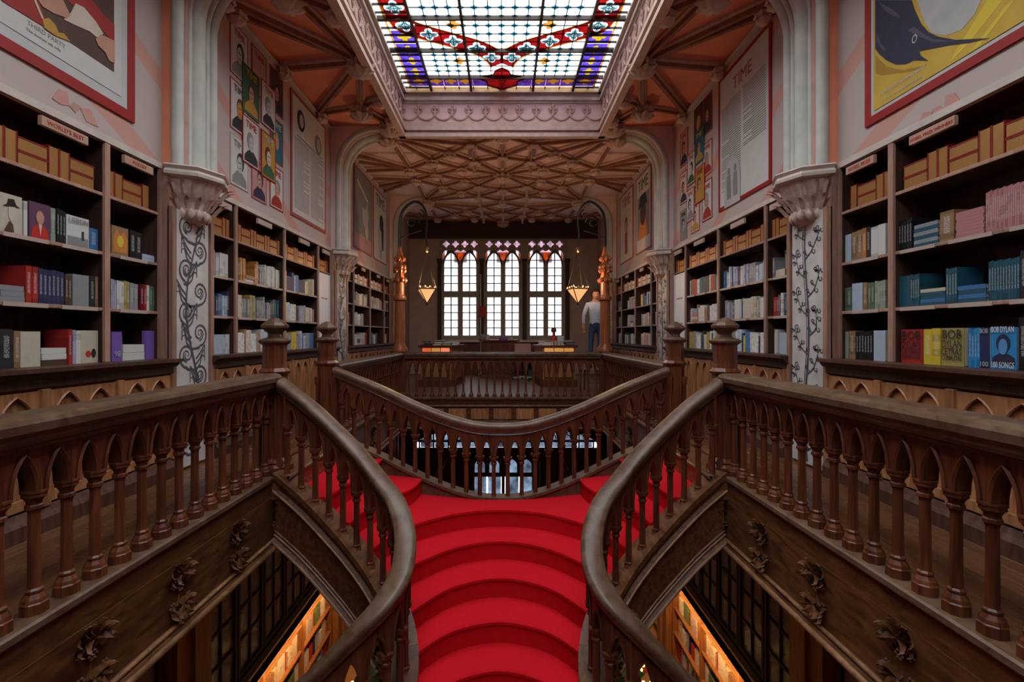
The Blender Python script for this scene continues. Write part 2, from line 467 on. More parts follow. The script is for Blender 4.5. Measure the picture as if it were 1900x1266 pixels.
# ------------------------------------------------------------------ measures of the place (metres, gallery floor = 0)
WX = 2.90            # face of the book walls
RX = 2.00            # line of the gallery balustrades
VX = 1.93            # edge of the stair well
CT = 4.75            # ceiling
BT = 2.65            # top of the bookcases
GZ = -4.4            # ground floor
YE = 15.0            # window wall
YB = -5.0            # wall behind the camera
YF = 9.45            # far cross balustrade
PIL = [(0.07, 0.66), (4.13, 4.72), (8.18, 8.77), (12.4, 13.0)]
BAYS = [[0.66, 1.23, 2.40, 3.57, 4.13], [4.72, 5.29, 6.46, 7.63, 8.18], [8.77, 9.42, 10.58, 11.80, 12.4]]
SHELF = [1.0, 1.40, 1.81, 2.24]
SIDES = ((-1, 'left'), (1, 'right'))
ORD = ['zeroth','first','second','third','fourth','fifth','sixth','seventh','eighth','ninth','tenth','eleventh','twelfth','thirteenth','fourteenth',
       'fifteenth','sixteenth','seventeenth','eighteenth','nineteenth','twentieth','twenty-first','twenty-second','twenty-third','twenty-fourth',
       'twenty-fifth','twenty-sixth','twenty-seventh','twenty-eighth','twenty-ninth','thirtieth'] + ['thirty-'+q for q in ('first','second','third','fourth','fifth','sixth','seventh','eighth','ninth')] + ['fortieth'] + ['forty-'+q for q in ('first','second','third','fourth','fifth')]
def LW(px, py, x=WX):      # a spot read off the photograph, as (y, z) on the left book wall
    d = (936.0 - px); return ((x+CX)*F/d, CZ + (622.0-py)/d*(x+CX))
def RW(px, py, x=WX):      # the same on the right book wall
    d = (px - 936.0); return ((x-CX)*F/d, CZ + (622.0-py)/d*(x-CX))

# ------------------------------------------------------------------ floors, planks
def plank_rows(parent, x0, x1, y0, y1, wid, ln, z=0.0, mat='wood_floor'):
    n = max(1, round((x1-x0)/wid)); wd = (x1-x0)/n
    cache = {}
    for i in range(n):
        y = y0 - (i*0.618 % 1.0)*ln
        while y < y1 - 1e-6:
            a, b = max(y, y0), min(y+ln, y1)
            y += ln
            if b - a < 0.05: continue
            key = round(b-a, 3)
            if key not in cache:
                cache[key] = MB().bbox(0.0008, wd-0.0008, 0.001, b-a-0.001, -0.028, 0, 0.0015).mesh('plank', mat)
            link('plank', cache[key], parent, (x0+i*wd, a, z))
for s, sn in SIDES:
    x0, x1 = (-WX-0.35, -VX-0.01) if s < 0 else (VX+0.01, WX+0.35)
    fl = struct('floor_'+sn, MB().box(x0, x1, YB, YF+0.05, -0.60, -0.03), 'wood_fascia')
    a, b = (-WX+0.05, -VX-0.17) if s < 0 else (VX+0.17, WX-0.05)
    plank_rows(fl, a, b, 1.4, YF+0.05, 0.115, 2.1)
fl = struct('floor_far', MB().box(-WX-0.35, WX+0.35, YF+0.05, YE, -0.60, -0.03), 'wood_fascia')
plank_rows(fl, -WX, WX, YF+0.05, YE, 0.165, 1.9, mat='wood_floor_far')
struct('floor_rear', MB().box(-WX-0.35, WX+0.35, YB, 0.35, -0.60, 0.0).box(-VX-0.01, VX+0.01, YB, 0.35, -0.6, 0), 'wood_fascia')
struct('floor_ground', MB().box(-WX-0.6, WX+0.6, YB, YE, GZ-0.1, GZ), 'wood_ground')

# ------------------------------------------------------------------ walls
for s, sn in SIDES:
    X0, X1 = sorted((s*WX, s*(WX+0.1)))
    mb = MB().box(X0, X1, YB, YE, BT, CT+0.1)
    wl = struct('wall_'+sn, mb, 'mural')
    X2, X3 = sorted((s*(WX+0.34), s*(WX+0.45)))
    obj('wall_backing', MB().box(X2, X3, YB, YE, GZ, BT+0.02), 'wood_back', wl)
    obj('wall_panel', MB().box(X0, X1, 13.0, YE, 0, BT), 'wall_far', wl)
    obj('wall_panel', MB().box(X0, X1, YB, 0.07, 0, BT), 'wood_case', wl)
    mo = MB()
    for (a, b) in ((0.66,4.13), (4.72,8.18), (8.77,12.4)):
        u, v = sorted((s*(WX-0.025), s*(WX+0.02)))
        mo.box(u, v, a, b, BT-0.035, BT+0.015)
    obj('picture_moulding', mo, 'stone', wl)
    u, v = sorted((s*(WX-0.03), s*(WX+0.01)))
    obj('ceiling_moulding', MB().box(u, v, YB, YE, CT-0.09, CT-0.05), 'stone', wl)
struct('wall_rear', MB().box(-WX-0.45, WX+0.45, YB-0.1, YB, GZ, 5.6), 'plaster_pink')
# window wall, with openings for the window above and the shop front below
def RECT(x0, x1, z0, z1): return [(x0,z0),(x1,z0),(x1,z1),(x0,z1)]
wf = MB()
WIN = (-1.98, 2.00, 1.02, 4.16)
wf.plate([RECT(-WX-0.4, WX+0.4, -0.6, 6.0), RECT(*WIN)], lambda u, v, d: (u, d, v), YE, YE+0.35)
wall_far = struct('wall_far', wf, 'wall_far')
obj('wall_beam', MB().box(-WX, WX, YE-0.12, YE+0.01, 4.20, CT).box(-WX, WX, YE-0.17, YE-0.1, 4.16, 4.24).box(-WX, WX, YE-0.15, YE-0.1, 4.62, 4.70), 'wood_back', wall_far)
obj('wall_dado', MB().box(-2.1, 2.1, YE-0.05, YE+0.01, 0, 1.0), 'wood_dark', wall_far)
# shop front at street level
EY = YE
sf = MB()
def archpoly(x0, x1, z0, zs, zt, n=14):
    c = (x0+x1)/2; r = (x1-x0)/2
    return [(x0,z0),(x1,z0)] + [(c+r*math.cos(PI*i/n), zs+(zt-zs)*math.sin(PI*i/n)) for i in range(n+1)]
top_arch = archpoly(-2.75, 2.95, -2.35, -2.25, -1.62, 22)
door_op = RECT(-0.95, 0.95, GZ+0.02, -2.62)
sf.plate([RECT(-WX-0.4, WX+0.4, GZ, -0.6), top_arch, door_op], lambda u, v, d: (u, d, v), EY, EY+0.3)
wall_street = struct('wall_street', sf, 'wood_back')
def quatre(cx, cz, r, n=24):
    return [(cx + r*(0.52+0.48*abs(math.cos(2*(2*PI*i/n))))*math.cos(2*PI*i/n), cz + r*(0.52+0.48*abs(math.cos(2*(2*PI*i/n))))*math.sin(2*PI*i/n)) for i in range(n)]
def lancet(x0, x1, z0, zs, zt, n=6):
    """pointed arch opening: from z0 up to the spring zs and the point zt"""
    c = (x0+x1)/2
    pts = [(x0,z0),(x1,z0),(x1,zs)]
    w_ = x1-x0; k = (zt-zs)/(w_*math.sin(PI/3))
    cur = [(x0 + w_*math.cos(PI/3*i/n), zs + k*w_*math.sin(PI/3*i/n)) for i in range(1, n+1)]
    pts += cur + [(x0+x1-p[0], p[1]) for p in reversed(cur[:-1])] + [(x0, zs)]
    return pts
# glazing of the arched street window
w2 = struct('window_2', MB().box(-2.75, 2.95, EY+0.02, EY+0.12, -2.12, -2.06).box(-2.75, 2.95, EY+0.02, EY+0.12, -2.37, -2.30), 'lead')
for i in range(13):
    x = -2.6 + i*0.45
    obj('mullion', MB().box(x-0.02, x+0.02, EY+0.03, EY+0.1, -2.3, -1.62), 'lead', w2)
for i in range(12):
    x = -2.6 + i*0.45
    obj('pane', MB().box(x+0.02, x+0.43, EY+0.13, EY+0.14, -2.3, -1.62), 'glass_street', w2)
    if 0 < i < 11:
        ring = quatre(x+0.225, -1.86, 0.15)
        obj('tracery', MB().tube([(p[0], EY+0.06, p[1]) for p in ring], 0.014, 4, True), 'lead', w2)
# doors of the shop front
d1 = struct('door_1', MB().box(-0.95, 0.95, EY+0.05, EY+0.12, -3.20, -3.10).box(-0.05, 0.05, EY+0.04, EY+0.13, GZ, -2.62), 'wood_back')
for i, x in enumerate((-0.95, -0.5, 0.05, 0.5)):
    mb = MB().plate([RECT(x, x+0.45, -3.12, -2.62), lancet(x+0.07, x+0.38, -3.08, -2.85, -2.66)], lambda u, v, d: (u, d, v), EY+0.06, EY+0.11)
    obj('door_panel', mb, 'wood_back', d1)
    obj('pane', MB().box(x+0.02, x+0.43, EY+0.12, EY+0.13, GZ, -2.64), 'glass_street', d1)
for x in (-0.93, 0.93):
    obj('door_post', MB().box(x-0.04, x+0.04, EY-0.04, EY+0.1, GZ, -2.6), 'wood_dark', d1)
for s, sn in SIDES:   # open leaves of the front doors, glazed with lancets
    mb = MB()
    x = s*1.1
    mb.plate([RECT(EY-0.75, EY-0.02, GZ+0.02, -2.62), lancet(EY-0.66, EY-0.42, -3.5, -2.95, -2.75), lancet(EY-0.36, EY-0.1, -3.5, -2.95, -2.75), RECT(EY-0.66, EY-0.1, -4.2, -3.65)],
             lambda u, v, d: (d, u, v), x-0.02, x+0.02)
    lf = struct('door_'+('2' if s < 0 else '3'), mb, 'wood_back')
    obj('pane', MB().box(x-0.004, x+0.004, EY-0.7, EY-0.06, -4.25, -2.7), 'glass_street', lf)
# slanting banner rods beside the entrance
for s, sn in SIDES:
    t = thing('wall_rods', (s*1.9, EY-0.1, GZ), 'pair of thin pale slanting rods by the street entrance, %s side' % sn, 'rods')
    for k in range(2):
        obj('rod', MB().tube([(s*(2.35-0.12*k), EY-0.1, -3.75), (s*(1.85-0.12*k), EY-0.1, -2.6)], 0.014, 5), 'stone', t)

# ------------------------------------------------------------------ the gothic window over the far hall
w1mb = MB()
LIGHTS = [((px0-936)*YE/F+CX, (px1-936)*YE/F+CX) for px0, px1 in ((824,849.5),(858.5,883.5),(904,929),(937.8,962.5),(983.5,1008.5),(1017,1042))]
holes = []
for (a, b) in LIGHTS:
    holes.append(RECT(a, b, 1.19, 2.37))
    holes.append(lancet(a, b, 2.56, 3.38, 3.76))
for k in range(3):
    a0 = LIGHTS[2*k][0]; b1 = LIGHTS[2*k+1][1]
    c = (a0+b1)/2
    for q in range(4):
        holes.append(quatre(a0+0.02+(b1-a0-0.04)*(q+0.5)/4 + (q-1.5)*0.05, 4.02, 0.115, 20))
    holes.append([(c, 3.50), (c+0.17, 3.66), (c+0.19, 3.78), (c+0.10, 3.86), (c, 3.80), (c-0.10, 3.86), (c-0.19, 3.78), (c-0.17, 3.66)])
    for sg, e in ((-1, a0), (1, b1)):
        holes.append([(e+sg*0.02, 3.44), (e+sg*0.05, 3.70), (e-sg*0.02, 3.82), (e-sg*0.10, 3.84), (e-sg*0.06, 3.66)])
window_1 = struct('window_1', MB().plate([RECT(*WIN)] + holes, lambda u, v, d: (u, d, v), YE-0.02, YE+0.10), 'mullion')
for k in range(3):
    a0 = LIGHTS[2*k][0]; b1 = LIGHTS[2*k+1][1]; c_ = (a0+b1)/2
    obj('tracery_glass', MB().box(a0-0.08, b1+0.08, YE+0.11, YE+0.12, 3.79, 4.16), 'glass_rose', window_1)
    for (u0, u1) in ((c_-0.2, c_+0.2), (a0-0.09, a0+0.01), (b1-0.01, b1+0.09)):
        obj('tracery_glass', MB().box(u0, u1, YE+0.125, YE+0.13, 3.46, 3.79), 'glass_amber', window_1)
    # raised mouldings round the tracery
    mb = MB()
    for (a, b) in LIGHTS[2*k:2*k+2]:
        mb.tube([(p[0], YE-0.03, p[1]) for p in lancet(a-0.02, b+0.02, 2.6, 3.38, 3.80)[2:]], 0.022, 5)
    obj('moulding', mb, 'wood_back', window_1)
for x in (-1.96, (LIGHTS[1][1]+LIGHTS[2][0])/2, (LIGHTS[3][1]+LIGHTS[4][0])/2, 1.98):
    obj('mullion_post', MB().box(x-0.06, x+0.06, YE-0.10, YE-0.02, 1.0, 3.5).box(x-0.08, x+0.08, YE-0.12, YE-0.02, 3.45, 3.55), 'wood_back', window_1)
obj('window_sill', MB().bbox(-2.1, 2.1, YE-0.22, YE+0.02, 0.98, 1.05), 'stone', window_1)
pane_cache = {}
for (a, b) in LIGHTS:
    ld = MB()
    c = (a+b)/2
    for (z0, z1, n) in ((1.19, 2.37, 5), (2.56, 3.76, 5)):
        ld.box(c-0.016, c+0.016, YE+0.03, YE+0.05, z0, z1)
        for i in range(1, n):
            z = z0+(z1-z0)*i/n
            ld.box(a, b, YE+0.03, YE+0.05, z-0.014, z+0.014)
        for i in range(n):
            for q in range(2):
                wd = (b-a)/2; ht = (z1-z0)/n
                key = (round(wd,3), round(ht,3))
                if key not in pane_cache:
                    pane_cache[key] = MB().box(-wd/2, wd/2, -0.003, 0.003, -ht/2, ht/2).mesh('pane', 'glass_window')
                link('pane', pane_cache[key], window_1, (a+wd*(q+0.5), YE+0.055, z0+ht*(i+0.5)))
    obj('leading', ld, 'lead', window_1)

# ------------------------------------------------------------------ ceiling, ribs, bosses
SX = 1.72            # half width of the skylight well
SY1 = 8.28           # its far end
SY0 = -4.0  # well and skylight drawn out behind the camera to bring in more daylight
cl = MB()
cl.plate([RECT(-WX-0.1, WX+0.1, YB, SY1+0.02), RECT(-SX, SX, SY0, SY1)], lambda u, v, d: (u, v, d), CT, CT+0.12)
ceiling = struct('ceiling', cl, 'terracotta')
obj('vault_panel', MB().box(-WX-0.1, WX+0.1, SY1+0.02, YE, CT, CT+0.12), 'plaster_pink', ceiling)
def rib_mesh(L):
    pr = [(-0.055,0.0),(-0.055,-0.03),(-0.032,-0.05),(-0.024,-0.10),(0.024,-0.10),(0.032,-0.05),(0.055,-0.03),(0.055,0.0)]
    mb = MB().sweep(pr, [(0,0,0),(0,L,0)])
    for k in (0, 1, 5, 6): mb.m[k] = 1
    return mb.mesh('rib', ['rib', 'rib_edge'])
ribs = {}
def rib(p, q, sc=1.0):
    L = math.hypot(q[0]-p[0], q[1]-p[1]); key = round(L, 3)
    if key not in ribs: ribs[key] = rib_mesh(L)
    o = link('rib', ribs[key], ceiling, (p[0], p[1], CT))
    o.rotation_euler[2] = math.atan2(q[1]-p[1], q[0]-p[0]) - PI/2
    o.scale = (sc, 1, sc)
def leafmod(n, a): return lambda t, k: 1.0 + a*math.cos(n*t)
boss_me = MB().lathe([(0.10,0),(0.115,-0.03),(0.085,-0.06),(0.10,-0.09),(0.07,-0.12),(0.0,-0.135)], 24, mod=leafmod(8, 0.14)).mesh('boss', 'rib_edge')
pend_me = MB().lathe([(0.06,0),(0.05,-0.10),(0.03,-0.2),(0.035,-0.24),(0.0,-0.26)], 12).lathe([(0.10,-0.02),(0.12,-0.05),(0.08,-0.09),(0.0,-0.10)], 20, mod=leafmod(6, 0.16)).mesh('boss', 'rib_edge')
big_me = MB().lathe([(0.14,0.02),(0.17,-0.03),(0.13,-0.07),(0.16,-0.11),(0.10,-0.17),(0.0,-0.19)], 32, mod=leafmod(8, 0.2)).mesh('boss', 'rib_edge')
def boss(p, me=None, z=0.0):
    link('boss', me or boss_me, ceiling, (p[0], p[1], CT-0.07+z))
# fans of ribs beside the skylight
for s in (-1, 1):
    for ym, y0, y1 in ((6.2, 4.72, 8.18), (2.2, 0.66, 4.13), (-1.9, -3.4, 0.07)):
        A = (s*1.80, ym)
        boss(A, big_me)
        for yw in (ym+0.16, ym+1.45, ym-0.98, ym-0.16-1.45+0.4):
            rib(A, (s*WX, yw)); 
            boss((s*(WX-0.05), yw))
        for q in (1, -1):
            B = (s*2.165, ym+q*1.27)
            boss(B, big_me); rib(A, B); rib(B, (s*WX, ym+q*1.5), 0.7); rib(B, (s*1.78, ym+q*0.95)); boss((s*1.79, ym+q*0.95))
            C = (s*1.86, ym+q*1.85)
            boss(C, big_me); rib(B, C)
            boss((s*1.77, ym+q*1.62))
# net of ribs over the far hall
def net(y0, L, halves):
    for s in (-1, 1):
        for h in halves:
            T = (lambda u, v: (s*u, y0 + (v if h > 0 else L - v)))
            A = T(2.0, 0.08); B = T(0.58, 0.45); Cc = T(1.0, 0.85); D = T(1.4, 1.25); E = T(1.95, 1.75)
            O0 = T(0, 0.05); O1 = T(0, 1.05); O2 = T(0, L/2); Fp = T(0.56, 1.30); G = T(0.85, 1.72); M = T(1.45, L/2)
            for a, b in ((A,B),(A,Cc),(A,D),(A,E),(O0,B),(B,Cc),(Cc,D),(D,E),(B,O1),(B,Fp),(Cc,Fp),(Fp,O2),(O1,Fp),(D,G),(G,O2),(Fp,G),(E,M),(G,M),(D,M)):
                rib(a, b)
            rib(E, T(WX, 1.30)); rib(E, T(WX, 1.85)); rib(E, T(WX, 0.85))
            rib(A, T(WX-0.1, 0.1))
            for p in (B,): boss(p, pend_me)
            for p in (Cc, D, G, E): boss(p)
            boss(Fp, pend_me); boss(A, big_me)
            if s > 0: boss(O0); boss(O1, pend_me); rib(O0, O1); rib(O1, O2)
        if len(halves) > 1:
            boss((s*1.45, y0+L/2))
    boss((0, y0+L/2), big_me)
net(8.42, 4.2, (1, -1))
net(12.72, 4.2, (1,))

# ------------------------------------------------------------------ skylight well with its pierced friezes
def frieze_profile(): # (outwards from the well, height)
    return [(0.0,4.58),(-0.05,4.58),(-0.075,4.62),(-0.05,4.66),(-0.085,4.70),(-0.05,4.76),(-0.03,4.80),(-0.03,4.98),(0.0,4.98)]
zt = 5.32
fl_unit = MB()
fl_unit.tube([(0.135*math.cos(PI+PI*i/10), 0, 0.10+0.10*math.sin(PI+PI*i/10)) for i in range(11)], 0.016, 5)
fl_unit.box(-0.145, -0.125, -0.014, 0.014, 0.08, 0.22)
for (x, z) in ((-0.135, 0.24), (-0.175, 0.19), (-0.095, 0.19), (-0.135, 0.14)):
    fl_unit.lathe([(0,-0.03),(0.026,-0.012),(0.026,0.012),(0,0.03)], 6, (x, 0, z), sy=0.6)
fl_unit.tube([(-0.135, 0, 0.10), (-0.19, 0, 0.14), (-0.20, 0, 0.20)], 0.012, 4)
fl_unit.tube([(-0.135, 0, 0.10), (-0.08, 0, 0.14), (-0.07, 0, 0.20)], 0.012, 4)
fl_me = fl_unit.mesh('fleuron', 'rib_edge')
def well_side(name, p, q, nrm):
    d = Vector((q[0]-p[0], q[1]-p[1], 0)); L = d.length; t = d.normalized(); n = Vector((nrm[0], nrm[1], 0))
    def at(u, o, z): return Vector((p[0], p[1], 0)) + t*u + n*o + Vector((0,0,z))
    mb = MB()
    b = lambda u0, u1, o0, o1, z0, z1: mb.quads([at(u,o,z) for z in (z0,z1) for o in (o0,o1) for u in (u0,u1)], [(0,2,3,1),(4,5,7,6),(0,1,5,4),(2,6,7,3),(0,4,6,2),(1,3,7,5)])
    b(0, L, -0.02, 0.10, 4.78, 5.50)
    o = struct(name, mb, 'plaster_pink')
    for (z0, z1, o0, nm) in ((4.56,4.62,-0.08,'moulding'),(4.62,4.66,-0.05,'moulding'),(4.66,4.72,-0.10,'moulding'),(4.72,4.79,-0.06,'moulding'),(4.79,4.83,-0.035,'moulding'),(5.14,5.18,-0.04,'moulding'),(5.18,5.23,-0.07,'moulding'),(5.23,5.30,-0.045,'moulding'),(5.30,5.36,-0.10,'moulding')):
        mb = MB()
        b2 = [at(u,oo,z) for z in (z0,z1) for oo in (o0,0.02) for u in (-0.03,L+0.03)]
        mb.quads(b2, [(0,2,3,1),(4,5,7,6),(0,1,5,4),(2,6,7,3),(0,4,6,2),(1,3,7,5)])
        obj(nm, mb, 'rib_edge' if z0 < 5.0 else 'stone', o)
    k = int(L/0.27)
    for i in range(k):
        u = (i+0.5)*L/k
        c = at(u, -0.035, 4.86)
        if c.y < 3.0: continue
        f = link('fleuron', fl_me, o, c)
        f.rotation_euler[2] = math.atan2(t.y, t.x)
    return o
well_side('trim_1', (-SX, SY1), (SX, SY1), (0, 1))
well_side('trim_2', (-SX, SY0), (-SX, SY1), (-1, 0))
well_side('trim_3', (SX, SY0), (SX, SY1), (1, 0))
struct('trim_4', MB().box(-SX-0.1, SX+0.1, SY0-0.1, SY0, CT-0.1, 5.5), 'plaster_pink')
struct('roof', MB().plate([RECT(-4, 4, YB-0.3, YE+0.5), RECT(-SX, SX, SY0, SY1)], lambda u, v, d: (u, v, d), 5.45, 5.6), 'terracotta')

# ------------------------------------------------------------------ stained glass skylight
GLZ = 5.36
sky = struct('skylight', MB().box(-SX, SX, SY1-0.03, SY1, GLZ-0.03, GLZ+0.05).box(-SX, -SX+0.03, SY0, SY1, GLZ-0.03, GLZ+0.05).box(SX-0.03, SX, SY0, SY1, GLZ-0.03, GLZ+0.05), 'iron')
band_pts = [(1.36, -4.0), (1.36, 5.3), (1.36, 5.7), (1.36, 6.05), (1.34, 6.33), (1.27, 6.52), (1.0, 6.68), (0.68, 6.83), (0.36, 6.99), (0.13, 7.2), (0.0, 7.5)]
def catmull(P, n=6):
    out = []
    for i in range(len(P)-1):
        p0 = P[max(0,i-1)]; p1 = P[i]; p2 = P[i+1]; p3 = P[min(len(P)-1,i+2)]
        for k in range(n):
            t = k/n
            out.append(tuple(0.5*((2*p1[j]) + (-p0[j]+p2[j])*t + (2*p0[j]-5*p1[j]+4*p2[j]-p3[j])*t*t + (-p0[j]+3*p1[j]-3*p2[j]+p3[j])*t**3) for j in range(len(p1))))
    out.append(tuple(P[-1]))
    return out
BAND = catmull(band_pts[1:], 5)
def band_dist(x, y):
    x = abs(x)
    if y < 6.05: return abs(x-1.36)
    return min(math.hypot(x-p[0], y-p[1]) for p in BAND)
ptile = {}
def tile(name, x0, x1, y0, y1, mat, dz=0.0):
    key = (round(x1-x0,3), round(y1-y0,3), mat)
    if key not in ptile:
        a, b = (x1-x0)/2-0.002, (y1-y0)/2-0.002
        mm = MB(); mm.quads([(-a,-b,0),(a,-b,0),(a,b,0),(-a,b,0)], [(0,1,2,3)])
        ptile[key] = mm.mesh(name, mat)
    return link(name, ptile[key], sky, ((x0+x1)/2, (y0+y1)/2, GLZ+dz))
XS = [-1.17 + 0.65*i/4 for i in range(4)] + [-0.52 + 1.04*i/6 for i in range(6)] + [0.52 + 0.65*i/4 for i in range(5)]
YS = [5.61, 5.79, 5.97, 6.15, 6.33, 6.51, 6.69, 6.87, 7.05, 7.195, 7.34, 7.485, 7.63, 7.775]
dmb = MB(); dmb.quads([(-0.064,0,0),(0,-0.05,0),(0.064,0,0),(0,0.05,0)], [(0,1,2,3)])
dia_me = dmb.mesh('diamond', 'glass_blue')
for i in range(len(XS)-1):
    for j in range(len(YS)-1):
        if all(band_dist(x, y) < 0.14 for x in XS[i:i+2] for y in YS[j:j+2]): continue
        tile('pane', XS[i], XS[i+1], YS[j], YS[j+1], 'glass_white')
for i in range(1, len(XS)-1):
    for j in range(1, len(YS)-1):
        if band_dist(XS[i], YS[j]) < 0.24 or (abs(XS[i]) < 0.3 and YS[j] > 7.0): continue
        link('diamond', dia_me, sky, (XS[i], YS[j], GLZ-0.004))
def flower_pane(x0, x1, y0, y1, r):
    c = ((x0+x1)/2, (y0+y1)/2); a, b = (x1-x0)/2-0.002, (y1-y0)/2-0.002
    fl = quatre(0, 0, r, 24)
    q = MB().sheet([RECT(-a, a, -b, b), fl])
    vp = obj('violet_pane', q, 'glass_violet', sky, (c[0], c[1], GLZ))
    obj('flower', MB().sheet([fl]), 'glass_yellow', vp, (c[0], c[1], GLZ))
# the part of the skylight over the camera: plain glazed panels
for (x0, x1) in ((-1.17,-0.52), (-0.52,0.52), (0.52,1.17)):
    for k in range(5):
        tile('glazed_panel', x0, x1, SY0+k*1.922, SY0+(k+1)*1.922, 'glass_white')
for s in (-1, 1):
    a, b = sorted((s*1.20, s*1.52))
    for k in range(10):
        y = 6.62 + k*0.148
        if k % 2 == 0:
            flower_pane(a, b, y, min(y+0.296, 8.10), 0.10)
    tile('red_pane', a, b, SY0, 5.3, 'glass_red')
    a, b = sorted((s*1.545, s*1.69))
    for k in range(17):
        tile('border_pane', a, b, 5.6+k*0.157, 5.6+(k+1)*0.157, 'glass_white')
    tile('border_panel', a, b, SY0, 5.6, 'glass_white')
    tile('gold_strip', *sorted((s*1.515, s*1.55)), SY0, 8.11, 'glass_gold', -0.003)
    tile('gold_strip', *sorted((s*1.17, s*1.205)), SY0, 6.35, 'glass_gold', -0.003)
    tile('gold_strip', *sorted((s*1.175, s*1.205)), 6.72, 7.76, 'glass_gold', -0.003)
for k in range(10):
    x = -1.20 + k*0.24
    if abs(x+0.12) > 0.4: flower_pane(x, x+0.24, 7.785, 8.10, 0.095)
for k in range(14):
    x = -1.68 + k*0.24
    tile('border_pane', x, x+0.24, 8.11, 8.25, 'glass_cream')
# the red heart shaped ribbon with its medallions
def offset_path(P, d):
    out = []
    for i in range(len(P)):
        a = P[max(0,i-1)]; b = P[min(len(P)-1,i+1)]
        tx, ty = b[0]-a[0], b[1]-a[1]; l = math.hypot(tx, ty) or 1
        out.append((P[i][0]-ty/l*d, P[i][1]+tx/l*d))
    return out
for s in (-1, 1):
    inn = offset_path(BAND[:-1], 0.155); outr = offset_path(BAND[:-1], -0.155)
    inn = [(max(0.0, p[0]), p[1]) for p in inn]; outr = [(max(0.0, p[0]), p[1]) for p in outr]
    n = len(inn)
    MEDS = ((1.36, 5.75), (1.36, 6.14), (1.29, 6.49), (1.0, 6.69), (0.68, 6.84), (0.36, 7.0), (0.15, 7.24))
    strip = MB().sheet([[(s*p[0], p[1]) for p in inn + list(reversed(outr))]] + [[(s*x+p[0], y+p[1]) for p in quatre(0, 0, 0.132, 24)] for x, y in MEDS])
    obj('ribbon', strip, 'glass_red', sky, (0, 0, GLZ-0.010))
    for edge, w_ in ((inn, 0.018), (outr, 0.018)):
        g = MB(); e2 = offset_path(edge, w_); e1 = offset_path(edge, -w_)
        g.quads([(s*p[0], p[1], 0) for p in e1] + [(s*p[0], p[1], 0) for p in e2], [(i, i+1, n+i+1, n+i) for i in range(n-1)])
        obj('ribbon_edge', g, 'glass_gold', sky, (0, 0, GLZ-0.014))
    for (x, y) in MEDS:
        md = MB(); md.sheet([quatre(0, 0, 0.132, 24), quatre(0, 0, 0.112, 24)])
        mo = obj('medallion', md, 'glass_white', sky, (s*x, y, GLZ-0.020))
        ml = MB(); ml.sheet([quatre(0, 0, 0.112, 24)])
        obj('medallion_glass', ml, 'glass_aqua', mo, (s*x, y, GLZ-0.019))
        tr = MB()
        tr.tube([(p[0], p[1], 0) for p in quatre(0, 0, 0.075, 16)], 0.004, 4, True)
        tr.tube([(0.05*math.cos(2*PI*i/8), 0.05*math.sin(2*PI*i/8), 0) for i in range(8)], 0.004, 4, True)
        tr.box(-0.1, 0.1, -0.003, 0.003, -0.002, 0.002).box(-0.004, 0.004, -0.1, 0.1, -0.002, 0.002)
        obj('leading', tr, 'lead', mo, (s*x, y, GLZ-0.024))
    for (x, y) in ((0.52, 6.60), (0.52, 7.12)):
        q = MB(); q.sheet([quatre(0, 0, 0.10, 24)])
        obj('gold_sprig', q, 'glass_gold', sky, (s*(x+0.12), y + (-0.12 if y < 7 else 0.22), GLZ-0.012))
kite = [(0,7.52),(0.10,7.60),(0.14,7.72),(0.42,7.80),(0.25,7.92),(0.24,8.05),(0.10,8.12),(0,8.20)]
kk = kite + [(-p[0], p[1]) for p in reversed(kite[1:-1])]
kin = [p for p in kk if 7.79 < p[1] < 8.09]
lft = [(-0.48,7.785),(-0.40,7.795)] + [(-p[0], p[1]) for p in kite if 7.79 < p[1] < 8.09] + [(-0.14,8.10),(-0.48,8.10)]
for sg in (1, -1):
    obj('violet_pane', MB().sheet([[(sg*p[0], p[1]) for p in lft]]), 'glass_violet', sky, (0, 0, GLZ))
q = MB(); q.sheet([kk]); obj('palmette', q, 'glass_red', sky, (0,0,GLZ-0.012))
q = MB(); q.tube([(p[0], p[1], 0) for p in kk], 0.014, 4, True); obj('palmette_edge', q, 'glass_gold', sky, (0,0,GLZ-0.016))
q = MB()
for k in range(4):
    yy = 7.80+0.08*k; r = 0.09-0.015*k
    q.tube([(-r, yy-0.05, 0), (0, yy+0.02, 0), (r, yy-0.05, 0)], 0.012, 4)
obj('palmette_leaf', q, 'glass_cream', sky, (0,0,GLZ-0.022))

# iron bars and leading
for x in (-1.19, -0.52, 0.52, 1.19):
    obj('glazing_bar', MB().box(x-0.018, x+0.018, SY0, SY1, GLZ-0.05, GLZ+0.01), 'iron', sky)
for y in (6.33, 7.055, 7.78, 5.6, 3.7, 1.8, -0.1, -2.0):
    obj('glazing_bar', MB().box(-SX, SX, y-0.016, y+0.016, GLZ-0.05, GLZ+0.01), 'iron', sky)
ld = MB()
for y in YS[1:-1]: ld.box(-1.17, 1.17, y-0.008, y+0.008, GLZ-0.008, GLZ-0.001)
for x in XS[1:-1]: ld.box(x-0.007, x+0.007, 5.6, 7.77, GLZ-0.008, GLZ-0.001)
for k in range(1, 17):
    y = 5.6+k*0.157
    ld.box(-SX, -1.19, y-0.006, y+0.006, GLZ-0.03, GLZ-0.001); ld.box(1.19, SX, y-0.006, y+0.006, GLZ-0.03, GLZ-0.001)
for k in range(14):
    x = -1.68+k*0.24; ld.box(x-0.008, x+0.008, 8.1, 8.25, GLZ-0.008, GLZ-0.001)
obj('leading', ld, 'lead', sky)

